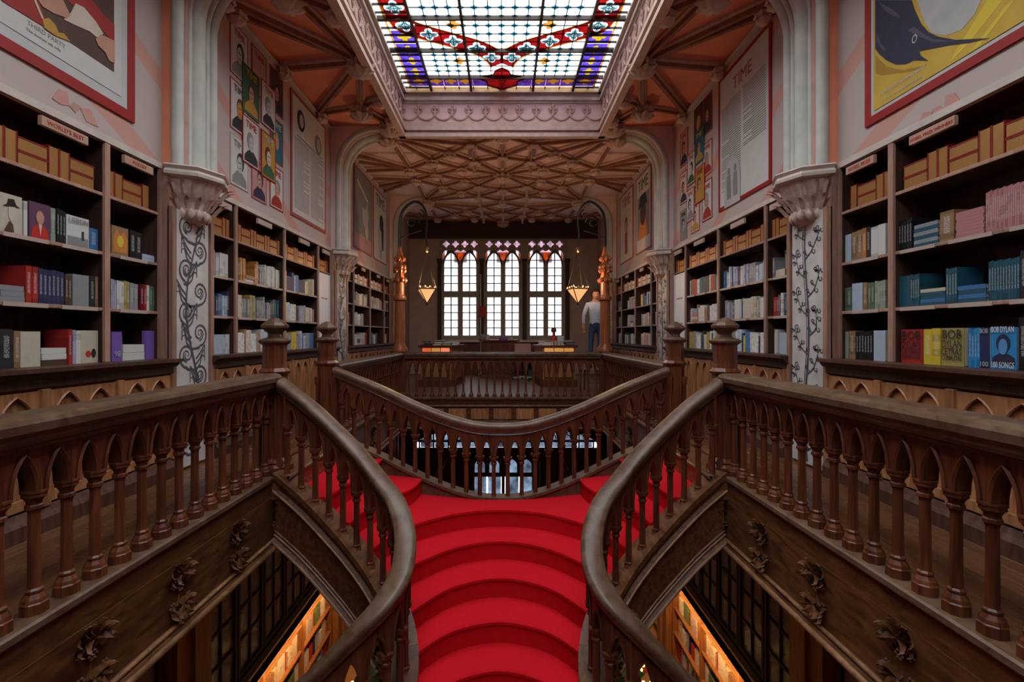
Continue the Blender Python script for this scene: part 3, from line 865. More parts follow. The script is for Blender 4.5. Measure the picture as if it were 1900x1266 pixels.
# ------------------------------------------------------------------ pilasters with painted panels, capitals and arches
def spiral(c, r, a0, turns, n=16, grow=-1):
    return [(c[0] + r*(1-0.85*i/n)*math.cos(a0+grow*turns*2*PI*i/n), c[1] + r*(1-0.85*i/n)*math.sin(a0+grow*turns*2*PI*i/n)) for i in range(n+1)]
def ribbon(mb, pts, w_, fn, d):
    """thin painted line: a flat strip of width w_, tapering to its end"""
    n = len(pts)
    L_, R_ = [], []
    for i in range(n):
        a = pts[max(0,i-1)]; b = pts[min(n-1,i+1)]
        tx, ty = b[0]-a[0], b[1]-a[1]; l = math.hypot(tx, ty) or 1
        ww = w_*(1.0 - 0.55*i/n)/2
        L_.append(fn(pts[i][0]-ty/l*ww, pts[i][1]+tx/l*ww, d)); R_.append(fn(pts[i][0]+ty/l*ww, pts[i][1]-tx/l*ww, d))
    mb.quads(L_+R_, [(i, i+1, n+i+1, n+i) for i in range(n-1)])
def acanthus(side, y0, y1, z0, z1, X):
    mb = MB(); r = random.Random(3 if side < 0 else 5)
    yc = (y0+y1)/2; hw = (y1-y0)/2
    fn = lambda u, v, d: (side*(X-d), yc+u, v)
    H = z1-z0
    if side < 0:
        stem = [(0.10*math.sin(v*7.5), z0+H*v) for v in [i/40 for i in range(41)]]
        ribbon(mb, stem, 0.035, fn, 0.003)
        for k in range(11):
            v = 0.03+0.085*k; sg = 1 if k % 2 else -1
            c0 = (0.10*math.sin(v*7.5), z0+H*v)
            rr = 0.115
            cc = (sg*(hw-rr-0.02), c0[1]+0.14)
            ribbon(mb, [c0, ((c0[0]+cc[0])/2+sg*0.05, c0[1]+0.01)] + spiral(cc, rr, -PI/2, 1.35, 22, sg), 0.022, fn, 0.0035)
            ribbon(mb, spiral((cc[0]+sg*0.0, cc[1]), rr*0.55, -PI/2, 1.0, 14, sg), 0.014, fn, 0.004)
            for q in range(3):
                p0 = (c0[0], c0[1]+0.05*q)
                ribbon(mb, [p0, (p0[0]-sg*0.06, p0[1]+0.05), (p0[0]-sg*(0.09+0.02*q), p0[1]+0.13), (p0[0]-sg*(0.13), p0[1]+0.12), (p0[0]-sg*0.13, p0[1]+0.08)], 0.018, fn, 0.0032)
    else:
        stem = [(0.03*math.sin(v*9.0), z0+H*v) for v in [i/40 for i in range(41)]]
        ribbon(mb, stem, 0.034, fn, 0.003); ribbon(mb, [(p[0]+0.03, p[1]) for p in stem], 0.012, fn, 0.003)
        for k in range(12):
            v = 0.04+0.078*k; sg = 1 if k % 2 else -1
            c0 = (0.03*math.sin(v*9.0), z0+H*v)
            tip = (sg*(0.13+0.05*r.random()), c0[1]+0.22)
            br = catmull([c0, (c0[0]+sg*0.10, c0[1]+0.07), tip], 6)
            ribbon(mb, br, 0.016, fn, 0.0034)
            for q, bi_ in enumerate((3, 5, 7, 9, 11, 12)):
                p0 = br[bi_]; e = 1 if q % 2 else -1
                cc = (p0[0]+sg*e*0.048, p0[1]+0.030 if e < 0 else p0[1]+0.004)
                ribbon(mb, [p0, ((p0[0]+cc[0])/2, p0[1]+0.016)] + spiral(cc, 0.030, 0.6, 0.95, 10, sg*e), 0.013, fn, 0.0036)
            ribbon(mb, [tip] + spiral((tip[0]-sg*0.03, tip[1]+0.035), 0.034, -0.5, 1.1, 10, sg), 0.012, fn, 0.0036)
    return mb
ARC = [(WX-0.11, 2.64), (WX-0.11, 4.10)] + [(WX-0.11-0.62*(1-math.cos(t)), 4.10+0.62*math.sin(t)) for t in [PI/2*i/10 for i in range(1, 11)]]
def arc_path(s, y, inset=0.0):
    return [(s*(x-inset*(0.6 if i < 2 else 1)), y, z - (inset if i > 2 else 0)) for i, (x, z) in enumerate(ARC)]
where = {1: 'nearest the camera, beside the near shelves', 2: 'between middle and far bookcases', 3: 'at the end of the far bookcase'}
for s, sn in SIDES:
    for pi, (y0, y1) in enumerate(PIL):
        yc = (y0+y1)/2; hw = (y1-y0)/2
        if pi == 0: lab_ = 'plain wooden pilaster post at the near end of the %s gallery' % sn
        else: lab_ = '%s pilaster with painted scrollwork and leafy capital, %s' % (sn, where[pi])
        t = thing('pilaster', (s*WX, yc, 0), lab_, 'pilaster', 'painted pilasters of the %s wall' % sn)
        a, b = sorted((s*(WX-0.08), s*(WX+0.34)))
        obj('post', MB().box(a, b, y0, y1, 0, BT), 'wood_upright', t)
        if pi > 0:
            a, b = sorted((s*(WX-0.10), s*(WX-0.075)))
            obj('painted_panel', MB().bbox(a, b, y0+0.07, y1-0.07, 0.02, 2.30), 'panel_paint', t)
            obj('scrollwork', acanthus(s, y0+0.07, y1-0.07, 0.05, 2.30, WX-0.10), 'ornament_paint', t)
            a, b = sorted((s*(WX-0.115), s*(WX-0.07)))
            obj('edge_bead', MB().box(a, b, y0+0.0, y0+0.05, 0, 2.3), 'wood_upright', t)
            obj('edge_bead', MB().box(a, b, y1-0.05, y1, 0, 2.3), 'wood_upright', t)
        # capital: half octagon bell with two tiers of leaves
        a0, a1 = (-PI/2, PI/2) if s < 0 else (PI/2, 3*PI/2)
        c = (s*(WX-0.06), yc, 0)
        ca = MB()
        ca.lathe([(0.08,2.20),(0.13,2.23),(0.155,2.28),(0.14,2.33),(0.18,2.40),(0.23,2.48),(0.26,2.57)], 16, c, a0, a1)
        cap = obj('capital', ca, 'capital_stone', t)
        obj('abacus', MB().lathe([(0.29,2.56),(0.325,2.575),(0.33,2.60),(0.31,2.625),(0.335,2.65),(0.32,2.665)], 4, c, a0, a1, smooth=False), 'stone', t)
        if pi > 0:
            lf = MB()
            for tier, (r0, z0, z1, n, fl) in enumerate(((0.145,2.31,2.42,9,0.035), (0.185,2.43,2.56,11,0.045))):
                for i in range(n):
                    an = a0 + (a1-a0)*(i+0.5)/n
                    ct, st = math.cos(an), math.sin(an)
                    P = []
                    for k in range(5):
                        q = k/4
                        rr = r0 + 0.02 + (0.03+fl*q*q*1.2 + 0.06*q)
                        zz = z0+(z1-z0)*(q if q < 0.9 else 0.82)
                        P.append((c[0]+rr*ct, c[1]+rr*st, zz))
                    w_ = [0.016, 0.022, 0.022, 0.017, 0.008]
                    pts = []
                    for k, p in enumerate(P):
                        pts += [(p[0]-st*w_[k], p[1]+ct*w_[k], p[2]), (p[0]+ct*0.02, p[1]+st*0.02, p[2]), (p[0]+st*w_[k], p[1]-ct*w_[k], p[2])]
                    fs = []
                    for k in range(4):
                        fs += [(3*k, 3*k+1, 3*k+4, 3*k+3), (3*k+1, 3*k+2, 3*k+5, 3*k+4)]
                    lf.quads(pts, fs, True)
            for i in range(7):
                an = a0+(a1-a0)*(i+0.5)/7
                lf.lathe([(0,-0.05),(0.03,-0.02),(0.035,0.02),(0,0.06)], 6, (c[0]+0.15*math.cos(an), c[1]+0.15*math.sin(an), 2.27))
            obj('leaf_carving', lf, 'capital_stone', cap)
        # clustered shafts that turn into the arch
        body = MB()
        poly = [(x, z) for x, z in ARC] + [(1.80, 4.72), (1.80, CT), (WX+0.05, CT), (WX+0.05, 2.64)]
        body.plate([poly], lambda u, v, d: (s*u, d, v), y0+0.03, y1-0.03)
        obj('arch', body, 'terracotta' if pi < 2 else 'plaster_pink', t)
        ext = [(s*1.80, 4.72)]
        for dy, r, mt in ((-hw+0.05, 0.05, 'stone_shaft'), (-hw+0.135, 0.032, 'stone_red'), (-hw+0.20, 0.028, 'stone_shaft'), (0.0, 0.085, 'stone_shaft'), (hw-0.20, 0.028, 'stone_red'), (hw-0.135, 0.032, 'stone_shaft'), (hw-0.05, 0.05, 'stone_shaft')):
            pth = arc_path(s, yc+dy, 0.02) + [(s*1.80, yc+dy, 4.70)]
            obj('shaft', MB().tube(pth, r, 8), mt, t)
        # lower storey: plain lit post under the gallery
        a, b = sorted((s*(WX-0.12), s*(WX+0.34)))
        obj('lower_post', MB().box(a, b, y0+0.05, y1-0.05, GZ, -0.62).box(*(sorted((s*(WX-0.16), s*(WX-0.1)))), yc-0.06, yc+0.06, GZ, -0.62), 'wood_ground', t)

# ------------------------------------------------------------------ bookcases and base cabinets
near = ['near', 'middle', 'far']
SHX = WX + 0.30
def lancet_panel(y0, y1, z0, z1, s, x):
    wd = (y1-y0)
    g = 0.035
    h = [lancet(y0+g, y0+wd/2-g*0.5, z0+0.06, z1-0.19, z1-0.025, 6), lancet(y0+wd/2+g*0.5, y1-g, z0+0.06, z1-0.19, z1-0.025, 6)]
    mb = MB().plate([RECT(y0, y1, z0, z1)] + h, lambda u, v, d: (s*(x-d), u, v), 0.0, 0.02)
    mb.box(*sorted((s*(x+0.012), s*(x+0.002))), y0, y1, z0, z1)
    for p in h:
        mb.tube([(s*(x-0.02), q[0], q[1]) for q in p[2:]], 0.007, 4)
    return mb
SIGNY = {}
for s, sn in SIDES:
    for bi, bay in enumerate(BAYS):
        y0, y1 = bay[0], bay[-1]
        yc = (y0+y1)/2
        t = thing('bookcase', (s*WX, yc, 1.0), 'tall dark wooden built-in bookcase, %s bay of the %s wall' % (near[bi], sn), 'bookcase', 'wall bookcases')
        X = lambda a, b: sorted((s*a, s*b))
        obj('back_panel', MB().box(*X(SHX, SHX+0.03), y0, y1, 1.0, BT), 'wood_back', t)
        obj('top_board', MB().box(*X(WX, SHX), y0, y1, BT-0.03, BT-0.001), 'wood_case', t)
        for k, y in enumerate(bay):
            wd = 0.035
            up = obj('upright', MB().box(*X(WX, SHX), max(y-wd/2, y0), min(y+wd/2, y1), 1.0, BT-0.03), 'wood_back', t)  # darker wood than the stile, painting in the shade inside the case
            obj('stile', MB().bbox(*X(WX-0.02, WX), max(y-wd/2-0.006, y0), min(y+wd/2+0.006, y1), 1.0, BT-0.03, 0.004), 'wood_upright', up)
        for ci in range(4):
            a, b = bay[ci]+0.0175, bay[ci+1]-0.0175
            if ci == 0: a = bay[0]+0.0175
            for r, z in enumerate(SHELF[1:]):
                sh = obj('shelf', MB().box(*X(WX+0.006, SHX), a, b, z-0.022, z), 'wood_case', t)  # board coloured darker than its edge for the shade between shelves
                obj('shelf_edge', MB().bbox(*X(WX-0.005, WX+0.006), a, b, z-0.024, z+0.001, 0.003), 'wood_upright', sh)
                n = 3 if b-a > 0.9 else 1
                if bi < 2 and r < 2 and b > 2.4:
                    for q in range(n):
                        yy = a+(b-a)*(q+0.5)/n
                        obj('label_holder', MB().box(*X(WX-0.012, WX-0.005), yy-0.15, yy+0.13, z-0.027, z-0.002), 'tag_white', sh)
            if (bi, ci) == (1, 3):
                obj('closed_door', MB().bbox(*X(WX-0.01, WX+0.02), a, b, 1.0, 2.20, 0.003), 'white_door', t)
        # base cabinet
        cb = thing('base_cabinet', (s*WX, yc, 0), 'oak base cabinet with carved lancet panels under the %s bookcase, %s wall' % (near[bi], sn), 'cabinet', 'base cabinets')
        obj('carcass', MB().box(*X(WX-0.10, SHX), y0, y1, 0.0, 0.92), 'wood_panel', cb)
        obj('plinth', MB().sweep([(0,0),(0.055,0),(0.055,0.09),(0.035,0.12),(0.02,0.15),(0,0.16)] if s < 0 else [(-p[0],p[1]) for p in ((0,0),(0.055,0),(0.055,0.09),(0.035,0.12),(0.02,0.15),(0,0.16))], [(s*(WX-0.10), y0, 0), (s*(WX-0.10), y1, 0)]), 'wood_case', cb)
        pr = [(-0.30,0.0),(0.08,0.0),(0.095,0.012),(0.095,0.03),(0.06,0.045),(0.05,0.07),(-0.30,0.07)]
        pr = [(u, 0.93+h) for u, h in [(-0.40,0.0),(0.13,0.0),(0.15,0.02),(0.16,0.035),(0.19,0.045),(0.19,0.07),(-0.40,0.07)]]
        if s > 0: pr = [(-u, h) for u, h in pr]
        obj('counter', MB().sweep(pr, [(s*WX, y0-0.03, 0), (s*WX, y1+0.03, 0)]), 'wood_case', cb)
        pr2 = [(0.10,0.86),(0.125,0.88),(0.125,0.93),(0.10,0.93)]
        if s > 0: pr2 = [(-u, h) for u, h in pr2]
        obj('counter_moulding', MB().sweep(pr2, [(s*WX, y0, 0), (s*WX, y1, 0)]), 'wood_case', cb)
        n = 6; wd = (y1-y0)/n
        pm = None
        for k in range(n):
            a = y0+k*wd
            if pm is None:
                pm = recentre(lancet_panel(a+0.03, a+wd-0.03, 0.17, 0.86, s, WX-0.10), (s*WX, a, 0)).mesh('lancet_panel', 'wood_panel')
            link('lancet_panel', pm, cb, (s*WX, a, 0))
        for k in range(n+1):
            y = y0+k*wd
            obj('stile', MB().bbox(*X(WX-0.135, WX-0.09), max(y-0.03, y0), min(y+0.03, y1), 0.15, 0.87, 0.004), 'wood_panel', cb)
        # small signs hanging at the head of each compartment
        words_l = {(0,2): "WORLD'S BEST", (0,3): 'POETRY'}
        words_r = {(0,2): 'NOBEL PRIZE WINNERS', (0,3): 'NOBEL PRIZE'}
        for ci in range(4):
            a, b = bay[ci], bay[ci+1]
            if b < 2.5: continue
            yy = (a+b)/2 + (0.22 if (bi, ci) == (0, 2) else 0)
            L_ = 0.34 if b-a > 0.9 else 0.30
            if bi == 2: L_ = 0.22
            sg = thing('shelf_sign', (s*(WX-0.03), yy, 2.55), 'small sign strip above the %s compartment of the %s %s bookcase' % (ORD[ci+1], near[bi], sn), 'sign', 'shelf signs')
            obj('strip', MB().bbox(*X(WX-0.045, WX-0.02), yy-L_/2, yy+L_/2, 2.515, 2.58, 0.004), 'sign_strip' if bi == 0 else 'tag_white', sg)
            tx = (words_l if s < 0 else words_r).get((bi, ci))
            if tx:
                me = text_mesh(tx, 0.040 if len(tx) < 14 else 0.030, 'ink_red')
                o = link('lettering', me, sg, (s*(WX-0.0465), yy, 2.535))
                o.rotation_euler = (PI/2, 0, PI/2 if s < 0 else -PI/2)

# ------------------------------------------------------------------ posters and prints on the upper walls
def wallfn(s): return lambda u, v, d: (s*(WX-d), u, v)
def flat(parent, name, s, poly, mat, d):
    mb = MB().plate([poly], wallfn(s), d-0.003, d)
    return obj(name, mb, mat, parent)
def framed(name, s, y0, y1, z0, z1, border, fmat, inner, label, cat, d=0.012, gap=0.0, group=None):
    t = thing(name, (s*WX, (y0+y1)/2, z0), label, cat, group)
    mb = MB().plate([RECT(y0, y1, z0, z1), RECT(y0+border, y1-border, z0+border, z1-border)], wallfn(s), 0.001, d+0.004)
    obj('border', mb, fmat, t)
    flat(t, 'sheet', s, RECT(y0+border*0.9, y1-border*0.9, z0+border*0.9, z1-border*0.9), inner, d)
    return t
def words(t, s, txt, y, z, size, mat, d, align='CENTER'):
    me = text_mesh(txt, size, mat, align, 0.0006)
    o = link('lettering', me, t, (s*(WX-d-0.0007), y, z))
    o.rotation_euler = (PI/2, 0, PI/2 if s < 0 else -PI/2)
    return o
def blob(cy, cz, ry, rz, n=14, a0=0): return [(cy+ry*math.cos(2*PI*i/n+a0), cz+rz*math.sin(2*PI*i/n+a0)) for i in range(n)]
# big portrait poster, left
t = framed('poster', -1, 2.05, 3.84, 2.875, 4.66, 0.075, 'frame_red', 'mat_white', 'large framed poster of seated figure in red coat with white letter, left wall', 'poster')
flat(t, 'inner_mat', -1, RECT(2.22, 3.70, 3.02, 4.52), 'paper', 0.016)
flat(t, 'photo_ground', -1, RECT(2.30, 3.63, 3.17, 4.45), 'p_brown', 0.019)
Q = lambda pts: [LW(*p) for p in pts]
flat(t, 'coat', -1, [(2.31,4.44),(2.31,3.30)] + Q([(0,3),(70,46),(84,52),(72,20),(66,0)]) + [(2.9,4.44)], 'p_red_coat', 0.021)
flat(t, 'sleeve', -1, Q([(118,0),(165,0),(190,30),(207,45),(207,82),(190,62),(160,30),(140,18)]), 'p_red_coat', 0.022)
flat(t, 'letter', -1, Q([(112,36),(125,24),(134,6),(150,14),(172,40),(186,62),(176,71),(160,58),(130,45)]), 'p_cream', 0.0235)
flat(t, 'hand', -1, Q([(64,0),(110,0),(118,16),(124,28),(118,34),(108,30),(92,24),(72,12)]), 'p_skin', 0.025)
flat(t, 'hand', -1, Q([(171,72),(182,64),(207,76),(207,118),(196,112),(190,98),(176,84)]), 'p_skin', 0.025)
flat(t, 'pendant', -1, Q([(72,36),(84,33),(96,46),(102,60),(112,62),(124,77),(96,66),(76,52)]), 'p_ochre', 0.024)
flat(t, 'cord', -1, Q([(56,0),(60,0),(74,34),(71,35)]), 'p_cream', 0.024)
words(t, -1, 'THIRD PARTY', 3.10, 3.105, 0.042, 'ink_grey', 0.0165); words(t, -1, 'The women ask why', 3.08, 3.065, 0.028, 'ink_grey', 0.0165)
# big fish poster, right
t = framed('poster', 1, 2.05, 3.83, 2.835, 4.66, 0.062, 'frame_red', 'mat_white', 'large framed poster of dark swordfish on yellow ground, right wall', 'poster')
flat(t, 'photo_ground', 1, RECT(2.35, 3.735, 2.925, 4.55), 'p_gold', 0.017)
Q = lambda pts: [RW(*p) for p in pts]
flat(t, 'beard', 1, Q([(1706,0),(1826,0),(1815,25),(1790,55),(1760,66),(1735,62),(1720,40)]), 'p_lightgrey', 0.019)
flat(t, 'ray', 1, Q([(1838,0),(1866,0),(1800,84),(1768,116),(1775,100)]), 'p_yellow', 0.018)
flat(t, 'ray', 1, Q([(1872,10),(1888,0),(1824,84),(1806,96)]), 'p_yellow', 0.018)
flat(t, 'ground_swirl', 1, Q([(1629,104),(1650,124),(1680,130),(1726,120),(1700,132),(1640,140),(1629,136)]), 'p_deep_gold', 0.018)
flat(t, 'swordfish', 1, Q([(1629,0),(1696,0),(1702,18),(1714,44),(1728,60),(1746,68),(1780,74),(1812,72),(1842,71),(1800,80),(1766,84),(1735,90),(1710,95),(1714,104),(1728,113),(1700,112),(1686,119),(1668,120),(1650,112),(1636,100),(1629,90)]), 'p_navy', 0.021)
flat(t, 'fish_sheen', 1, Q([(1636,4),(1660,16),(1672,26),(1676,34),(1660,28),(1645,18)]), 'p_plum', 0.0225)
flat(t, 'fish_sheen', 1, Q([(1690,56),(1702,50),(1716,60),(1736,72),(1780,77),(1736,78),(1712,68),(1700,62)]), 'p_plum', 0.0225)
flat(t, 'fish_sheen', 1, Q([(1632,60),(1640,80),(1650,92),(1644,94),(1632,76)]), 'p_plum', 0.0225)
flat(t, 'fish_eye', 1, blob(*RW(1703, 72), 0.022, 0.03), 'p_lightgrey', 0.0235); flat(t, 'fish_eye', 1, blob(*RW(1703, 72), 0.013, 0.02), 'p_navy', 0.0245)
words(t, 1, 'NOVELIST HEMINGWAY', 3.47, 3.005, 0.036, 'paper', 0.0185); words(t, 1, 'The sea, the well-running years', 3.47, 2.955, 0.028, 'paper', 0.0185)

# faint salmon motifs printed on the wall covering under the big posters
for s, sn in SIDES:
    wl = bpy.data.objects['wall_'+sn]
    conv = LW if s < 0 else RW
    for pts in (((108,166),(124,170),(128,196),(112,194),(96,182)), ((148,200),(166,202),(182,236),(160,226)), ((128,196),(136,190),(150,198),(140,210))):
        poly = [conv(*(p if s < 0 else (1872-p[0]+8, p[1]+6))) for p in pts]
        flat(wl, 'wall_motif', s, poly, 'motif', 0.004)
def cover(s, y0, y1, z0, z1, d, border, bg_, title, tcol, art, label):
    t = thing('magazine_cover', (s*WX, (y0+y1)/2, z0), label, 'print', 'magazine cover prints on the %s wall' % ('left' if s < 0 else 'right'))
    mb = MB().plate([RECT(y0, y1, z0, z1), RECT(y0+0.014, y1-0.014, z0+0.014, z1-0.014)], wallfn(s), 0.001, d+0.002)
    obj('border', mb, border, t)
    mb = MB().box(*sorted((s*WX, s*(WX-d))), y0+0.01, y1-0.01, z0+0.01, z1-0.01)
    obj('sheet', mb, bg_, t)
    W_ = y1-y0; H_ = z1-z0; yc = (y0+y1)/2
    if art:
        shoulders, skin, hair, k = art
        sh = [(yc-0.40*W_, z0+0.03), (yc+0.40*W_, z0+0.03), (yc+0.38*W_, z0+0.20*H_), (yc+0.14*W_, z0+0.32*H_), (yc-0.14*W_, z0+0.32*H_), (yc-0.38*W_, z0+0.18*H_)]
        flat(t, 'figure', s, sh, shoulders, d+0.002)
        flat(t, 'hair', s, blob(yc+k*0.02, z0+0.52*H_, 0.20*W_, 0.19*H_), hair, d+0.003)
        flat(t, 'face', s, blob(yc, z0+0.46*H_, 0.145*W_, 0.165*H_), skin, d+0.004)
        flat(t, 'brow', s, RECT(yc-0.10*W_, yc+0.10*W_, z0+0.49*H_, z0+0.505*H_), hair, d+0.005)
        flat(t, 'mouth', s, RECT(yc-0.04*W_, yc+0.05*W_, z0+0.385*H_, z0+0.40*H_), hair, d+0.005)
    if title:
        words(t, s, title, yc, z1-0.22*H_, 0.30*W_, tcol, d+0.006)
    return t
G1 = ('p_grey','p_lightgrey','ink',1); G2 = ('ink','p_lightgrey','p_grey',-1); C1 = ('p_ochre','p_skin','p_brown',1); C2 = ('p_green','p_cream','p_brown',-1)
C3 = ('p_navy','p_skin','ink',1); C4 = ('p_red_coat','p_skin','p_grey',1); C5 = ('p_teal','p_skin','p_ochre',-1)
# collage of covers, left middle bay: (y0, y1, z0, z1, front, border, ground, title colour, art, words)
LC = [(5.19,5.55,4.03,4.60,0,'frame_rose','paper','ink_red',G1,'grey figure, top left corner of left collage'),
      (5.19,5.55,3.43,3.98,0,'frame_rose','paper','ink','SK','cropped orange face, second from top in leftmost column'),
      (5.19,5.55,2.83,3.38,0,'tag_white','paper','ink_grey',G1,'pale sketch, bottom of leftmost column of left collage'),
      (5.63,5.98,4.05,4.60,0,'frame_red','p_rose','ink_red',None,'faded rose cover without figure, top of left collage'),
      (6.07,6.43,4.05,4.60,0,'frame_rose','p_brown','frame_red',C3,'dark brown cover, top right corner of left collage'),
      (6.07,6.43,3.42,3.98,0,'frame_rose','p_teal','paper',C5,'teal cover, right column of left collage'),
      (6.07,6.43,2.82,3.36,0,'frame_red','paper','ink_red',C4,'red coated figure, bottom right corner of left collage'),
      (5.63,5.98,2.80,3.32,0,'frame_rose','p_rose','ink_red',C3,'rose cover with dark figure, bottom of left collage'),
      (5.42,5.79,3.72,4.27,1,'p_green','p_green','gold',C1,'green and yellow cover overlapping in upper left collage'),
      (5.42,5.79,3.15,3.69,1,'frame_red','paper','ink_red',G2,'red bordered black and white portrait, lower left collage'),
      (5.84,6.20,3.76,4.30,1,'frame_rose','paper','ink_red',G2,'white cover with grey group, upper middle of left collage'),
      (5.84,6.20,3.13,3.69,1,'frame_red','p_ochre','paper',C2,'ochre jungle cover, lower middle of left collage')]
MAT['gold'] = MAT['p_gold']
for (y0,y1,z0,z1,fr,bd,bgm,tc_,art,lb) in LC:
    if art == 'SK': art = ('ink','p_orange','p_brown',1)
    cover(-1, y0, y1, z0, z1, 0.014 if fr else 0.006, bd, bgm, 'TIME', tc_, art, 'magazine cover print, '+lb)
RC = [(6.67,6.98,4.04,4.58,0,'frame_rose','p_brown','frame_red',C3,'dark cover, top row nearest the text panel, right collage'),
      (7.00,7.30,4.06,4.58,0,'p_brown','p_brown','frame_red',C5,'plain brown cover, top row middle, right collage'),
      (7.55,7.88,3.90,4.45,0,'frame_rose','p_rose','ink_red',C3,'rose cover, top row furthest away, right collage'),
      (6.67,6.98,3.45,3.92,0,'frame_rose','p_cream','ink_red',C4,'cream cover, near column second row, right collage'),
      (6.67,7.00,2.82,3.38,0,'frame_red','paper','ink_red',C4,'white cover with red border, bottom near corner, right collage'),
      (7.58,7.88,3.30,3.80,0,'frame_red','paper','ink_red',C3,'white cover, furthest column middle, right collage'),
      (7.58,7.88,2.72,3.20,0,'p_grey','p_grey','ink',G1,'grey cover, bottom far corner, right collage'),
      (7.10,7.42,2.74,3.20,0,'frame_rose','p_cream','ink_red',C1,'cream cover with orange figure, bottom middle, right collage'),
      (6.93,7.26,3.72,4.20,1,'p_teal','p_teal','yellow',C1,'teal cover with yellow figure, centre of right collage'),
      (7.25,7.55,3.50,3.98,1,'frame_rose','paper','ink_red',C2,'white cover with brown figure, far centre, right collage'),
      (6.90,7.24,3.14,3.66,1,'frame_red','p_ochre','frame_red',C1,'orange cover, lower centre of right collage'),
      (7.28,7.58,2.95,3.44,1,'frame_rose','paper','ink_red',G1,'white cover with sketch, lower far centre, right collage')]
MAT['yellow'] = MAT['p_yellow']
for (y0,y1,z0,z1,fr,bd,bgm,tc_,art,lb) in RC:
    cover(1, y0, y1, z0, z1, 0.014 if fr else 0.006, bd, bgm, 'TIME', tc_, art, 'magazine cover print, '+lb)
def text_panel(s, y0, y1, z0, z1, title, label, rows, head, foot):
    t = framed('text_panel', s, y0, y1, z0, z1, 0.045, 'frame_rose' if s < 0 else 'frame_red', 'paper', label, 'panel')
    # two columns of fine print, each line of it a thin strip
    mb = MB(); r = random.Random(11)
    cw = (y1-y0-0.26)/2
    for c in range(2):
        a = y0+0.10+c*(cw+0.06)
        z = z1-head
        while z > z0+foot[c]:
            e = a+cw*(1.0 if r.random() > 0.12 else 0.6)
            mb.quads([wallfn(s)(u, v, 0.0135) for u, v in RECT(a, e, z, z+rows*0.42)], [(0,1,2,3)])
            z -= rows
    tag(obj('fine_print', mb, 'paper_text', t), kind='stuff')
    if title: words(t, s, title, (y0+y1)/2, z1-0.32, 0.22, 'frame_rose', 0.0125)
    return t
t = text_panel(-1, 6.65, 7.95, 2.86, 4.60, None, 'tall white text panel with two round dark medallions, left wall', 0.026, 0.62, (0.12, 0.12))
for (y, z, m_) in ((6.98, 4.28, 'ink'), (7.62, 4.18, 'p_grey')):
    flat(t, 'medallion', -1, blob(y, z, 0.13, 0.15, 20), m_, 0.016); flat(t, 'profile', -1, blob(y+0.01, z, 0.07, 0.10, 12), 'p_lightgrey', 0.018)
flat(t, 'rule', -1, RECT(6.85, 7.80, 4.02, 4.035), 'paper_text', 0.014)
t = text_panel(1, 5.18, 6.45, 2.83, 4.57, 'TIME', 'tall red bordered text panel headed with magazine title and arched relief picture', 0.028, 0.42, (0.62, 0.20))
rl = [(5.85,2.83),(6.27,2.83),(6.27,3.15)] + [(6.06+0.21*math.cos(PI*i/10), 3.15+0.28*math.sin(PI*i/10)) for i in range(11)] + [(5.85,3.15)]
flat(t, 'relief_picture', 1, rl, 'p_lightgrey', 0.02)
for y in (5.97, 6.14):
    flat(t, 'relief_figure', 1, [(y-0.06,2.92),(y+0.05,2.92),(y+0.06,3.10),(y+0.04,3.22),(y-0.04,3.22),(y-0.06,3.08)], 'p_grey', 0.022); flat(t, 'relief_figure', 1, blob(y, 3.27, 0.035, 0.045), 'p_grey', 0.022)
# far bay prints
def far_print(s, y0, y1, bgm, title, art, label, tcol='ink'):
    t = framed('poster', s, y0, y1, 2.92, 4.55, 0.03, 'frame_rose', bgm, label, 'poster')
    yc = (y0+y1)/2; W_ = y1-y0
    if title: words(t, s, title, yc, 4.20, 0.31*W_, tcol, 0.014)
    for k, (poly, m_) in enumerate(art(yc, W_)):
        flat(t, 'picture', s, poly, m_, 0.015+0.002*k)
far_print(-1, 9.42, 10.72, 'p_grey', None, lambda c, W_: [(RECT(c-0.6, c+0.6, 2.97, 3.25), 'p_rose'), (RECT(c-0.6, c+0.1, 3.3, 4.5), 'ink_grey'), (blob(c+0.12, 3.75, 0.22, 0.3), 'p_lightgrey'), (blob(c+0.02, 4.02, 0.2, 0.2), 'p_grey'),
          ([(c-0.45,4.25),(c+0.3,4.0),(c+0.3,4.06),(c-0.45,4.32)], 'paper'), (blob(c+0.2, 3.4, 0.12, 0.2), 'p_lightgrey')], 'grey photographic poster, left wall above the far bookcase')
far_print(-1, 10.84, 12.05, 'paper', 'TIME', lambda c, W_: [(blob(c, 3.55, 0.20, 0.42), 'p_lightgrey'), (blob(c+0.1, 3.85, 0.18, 0.20), 'ink'), ([(c+0.05,3.8),(c+0.3,3.75),(c+0.26,3.25),(c+0.16,3.2)], 'ink'), ([(c-0.02,3.2),(c+0.08,3.2),(c+0.06,3.0),(c,3.0)], 'p_grey')],
          'white magazine cover poster with dark haired head, left wall above far bookcase')
far_print(1, 9.42, 10.50, 'paper', 'TIME', lambda c, W_: [(RECT(c-0.42, c+0.42, 3.2, 4.1), 'p_grey'), ([(c-0.35,3.2),(c+0.35,3.2),(c+0.2,3.65),(c-0.2,3.65)], 'p_orange'), (blob(c, 3.70, 0.2, 0.24), 'p_brown'), ([(c-0.3,3.85),(c+0.3,3.85),(c+0.18,4.1),(c-0.18,4.1)], 'ink')],
          'magazine cover poster with hatted figure in orange, right wall above far bookcase')
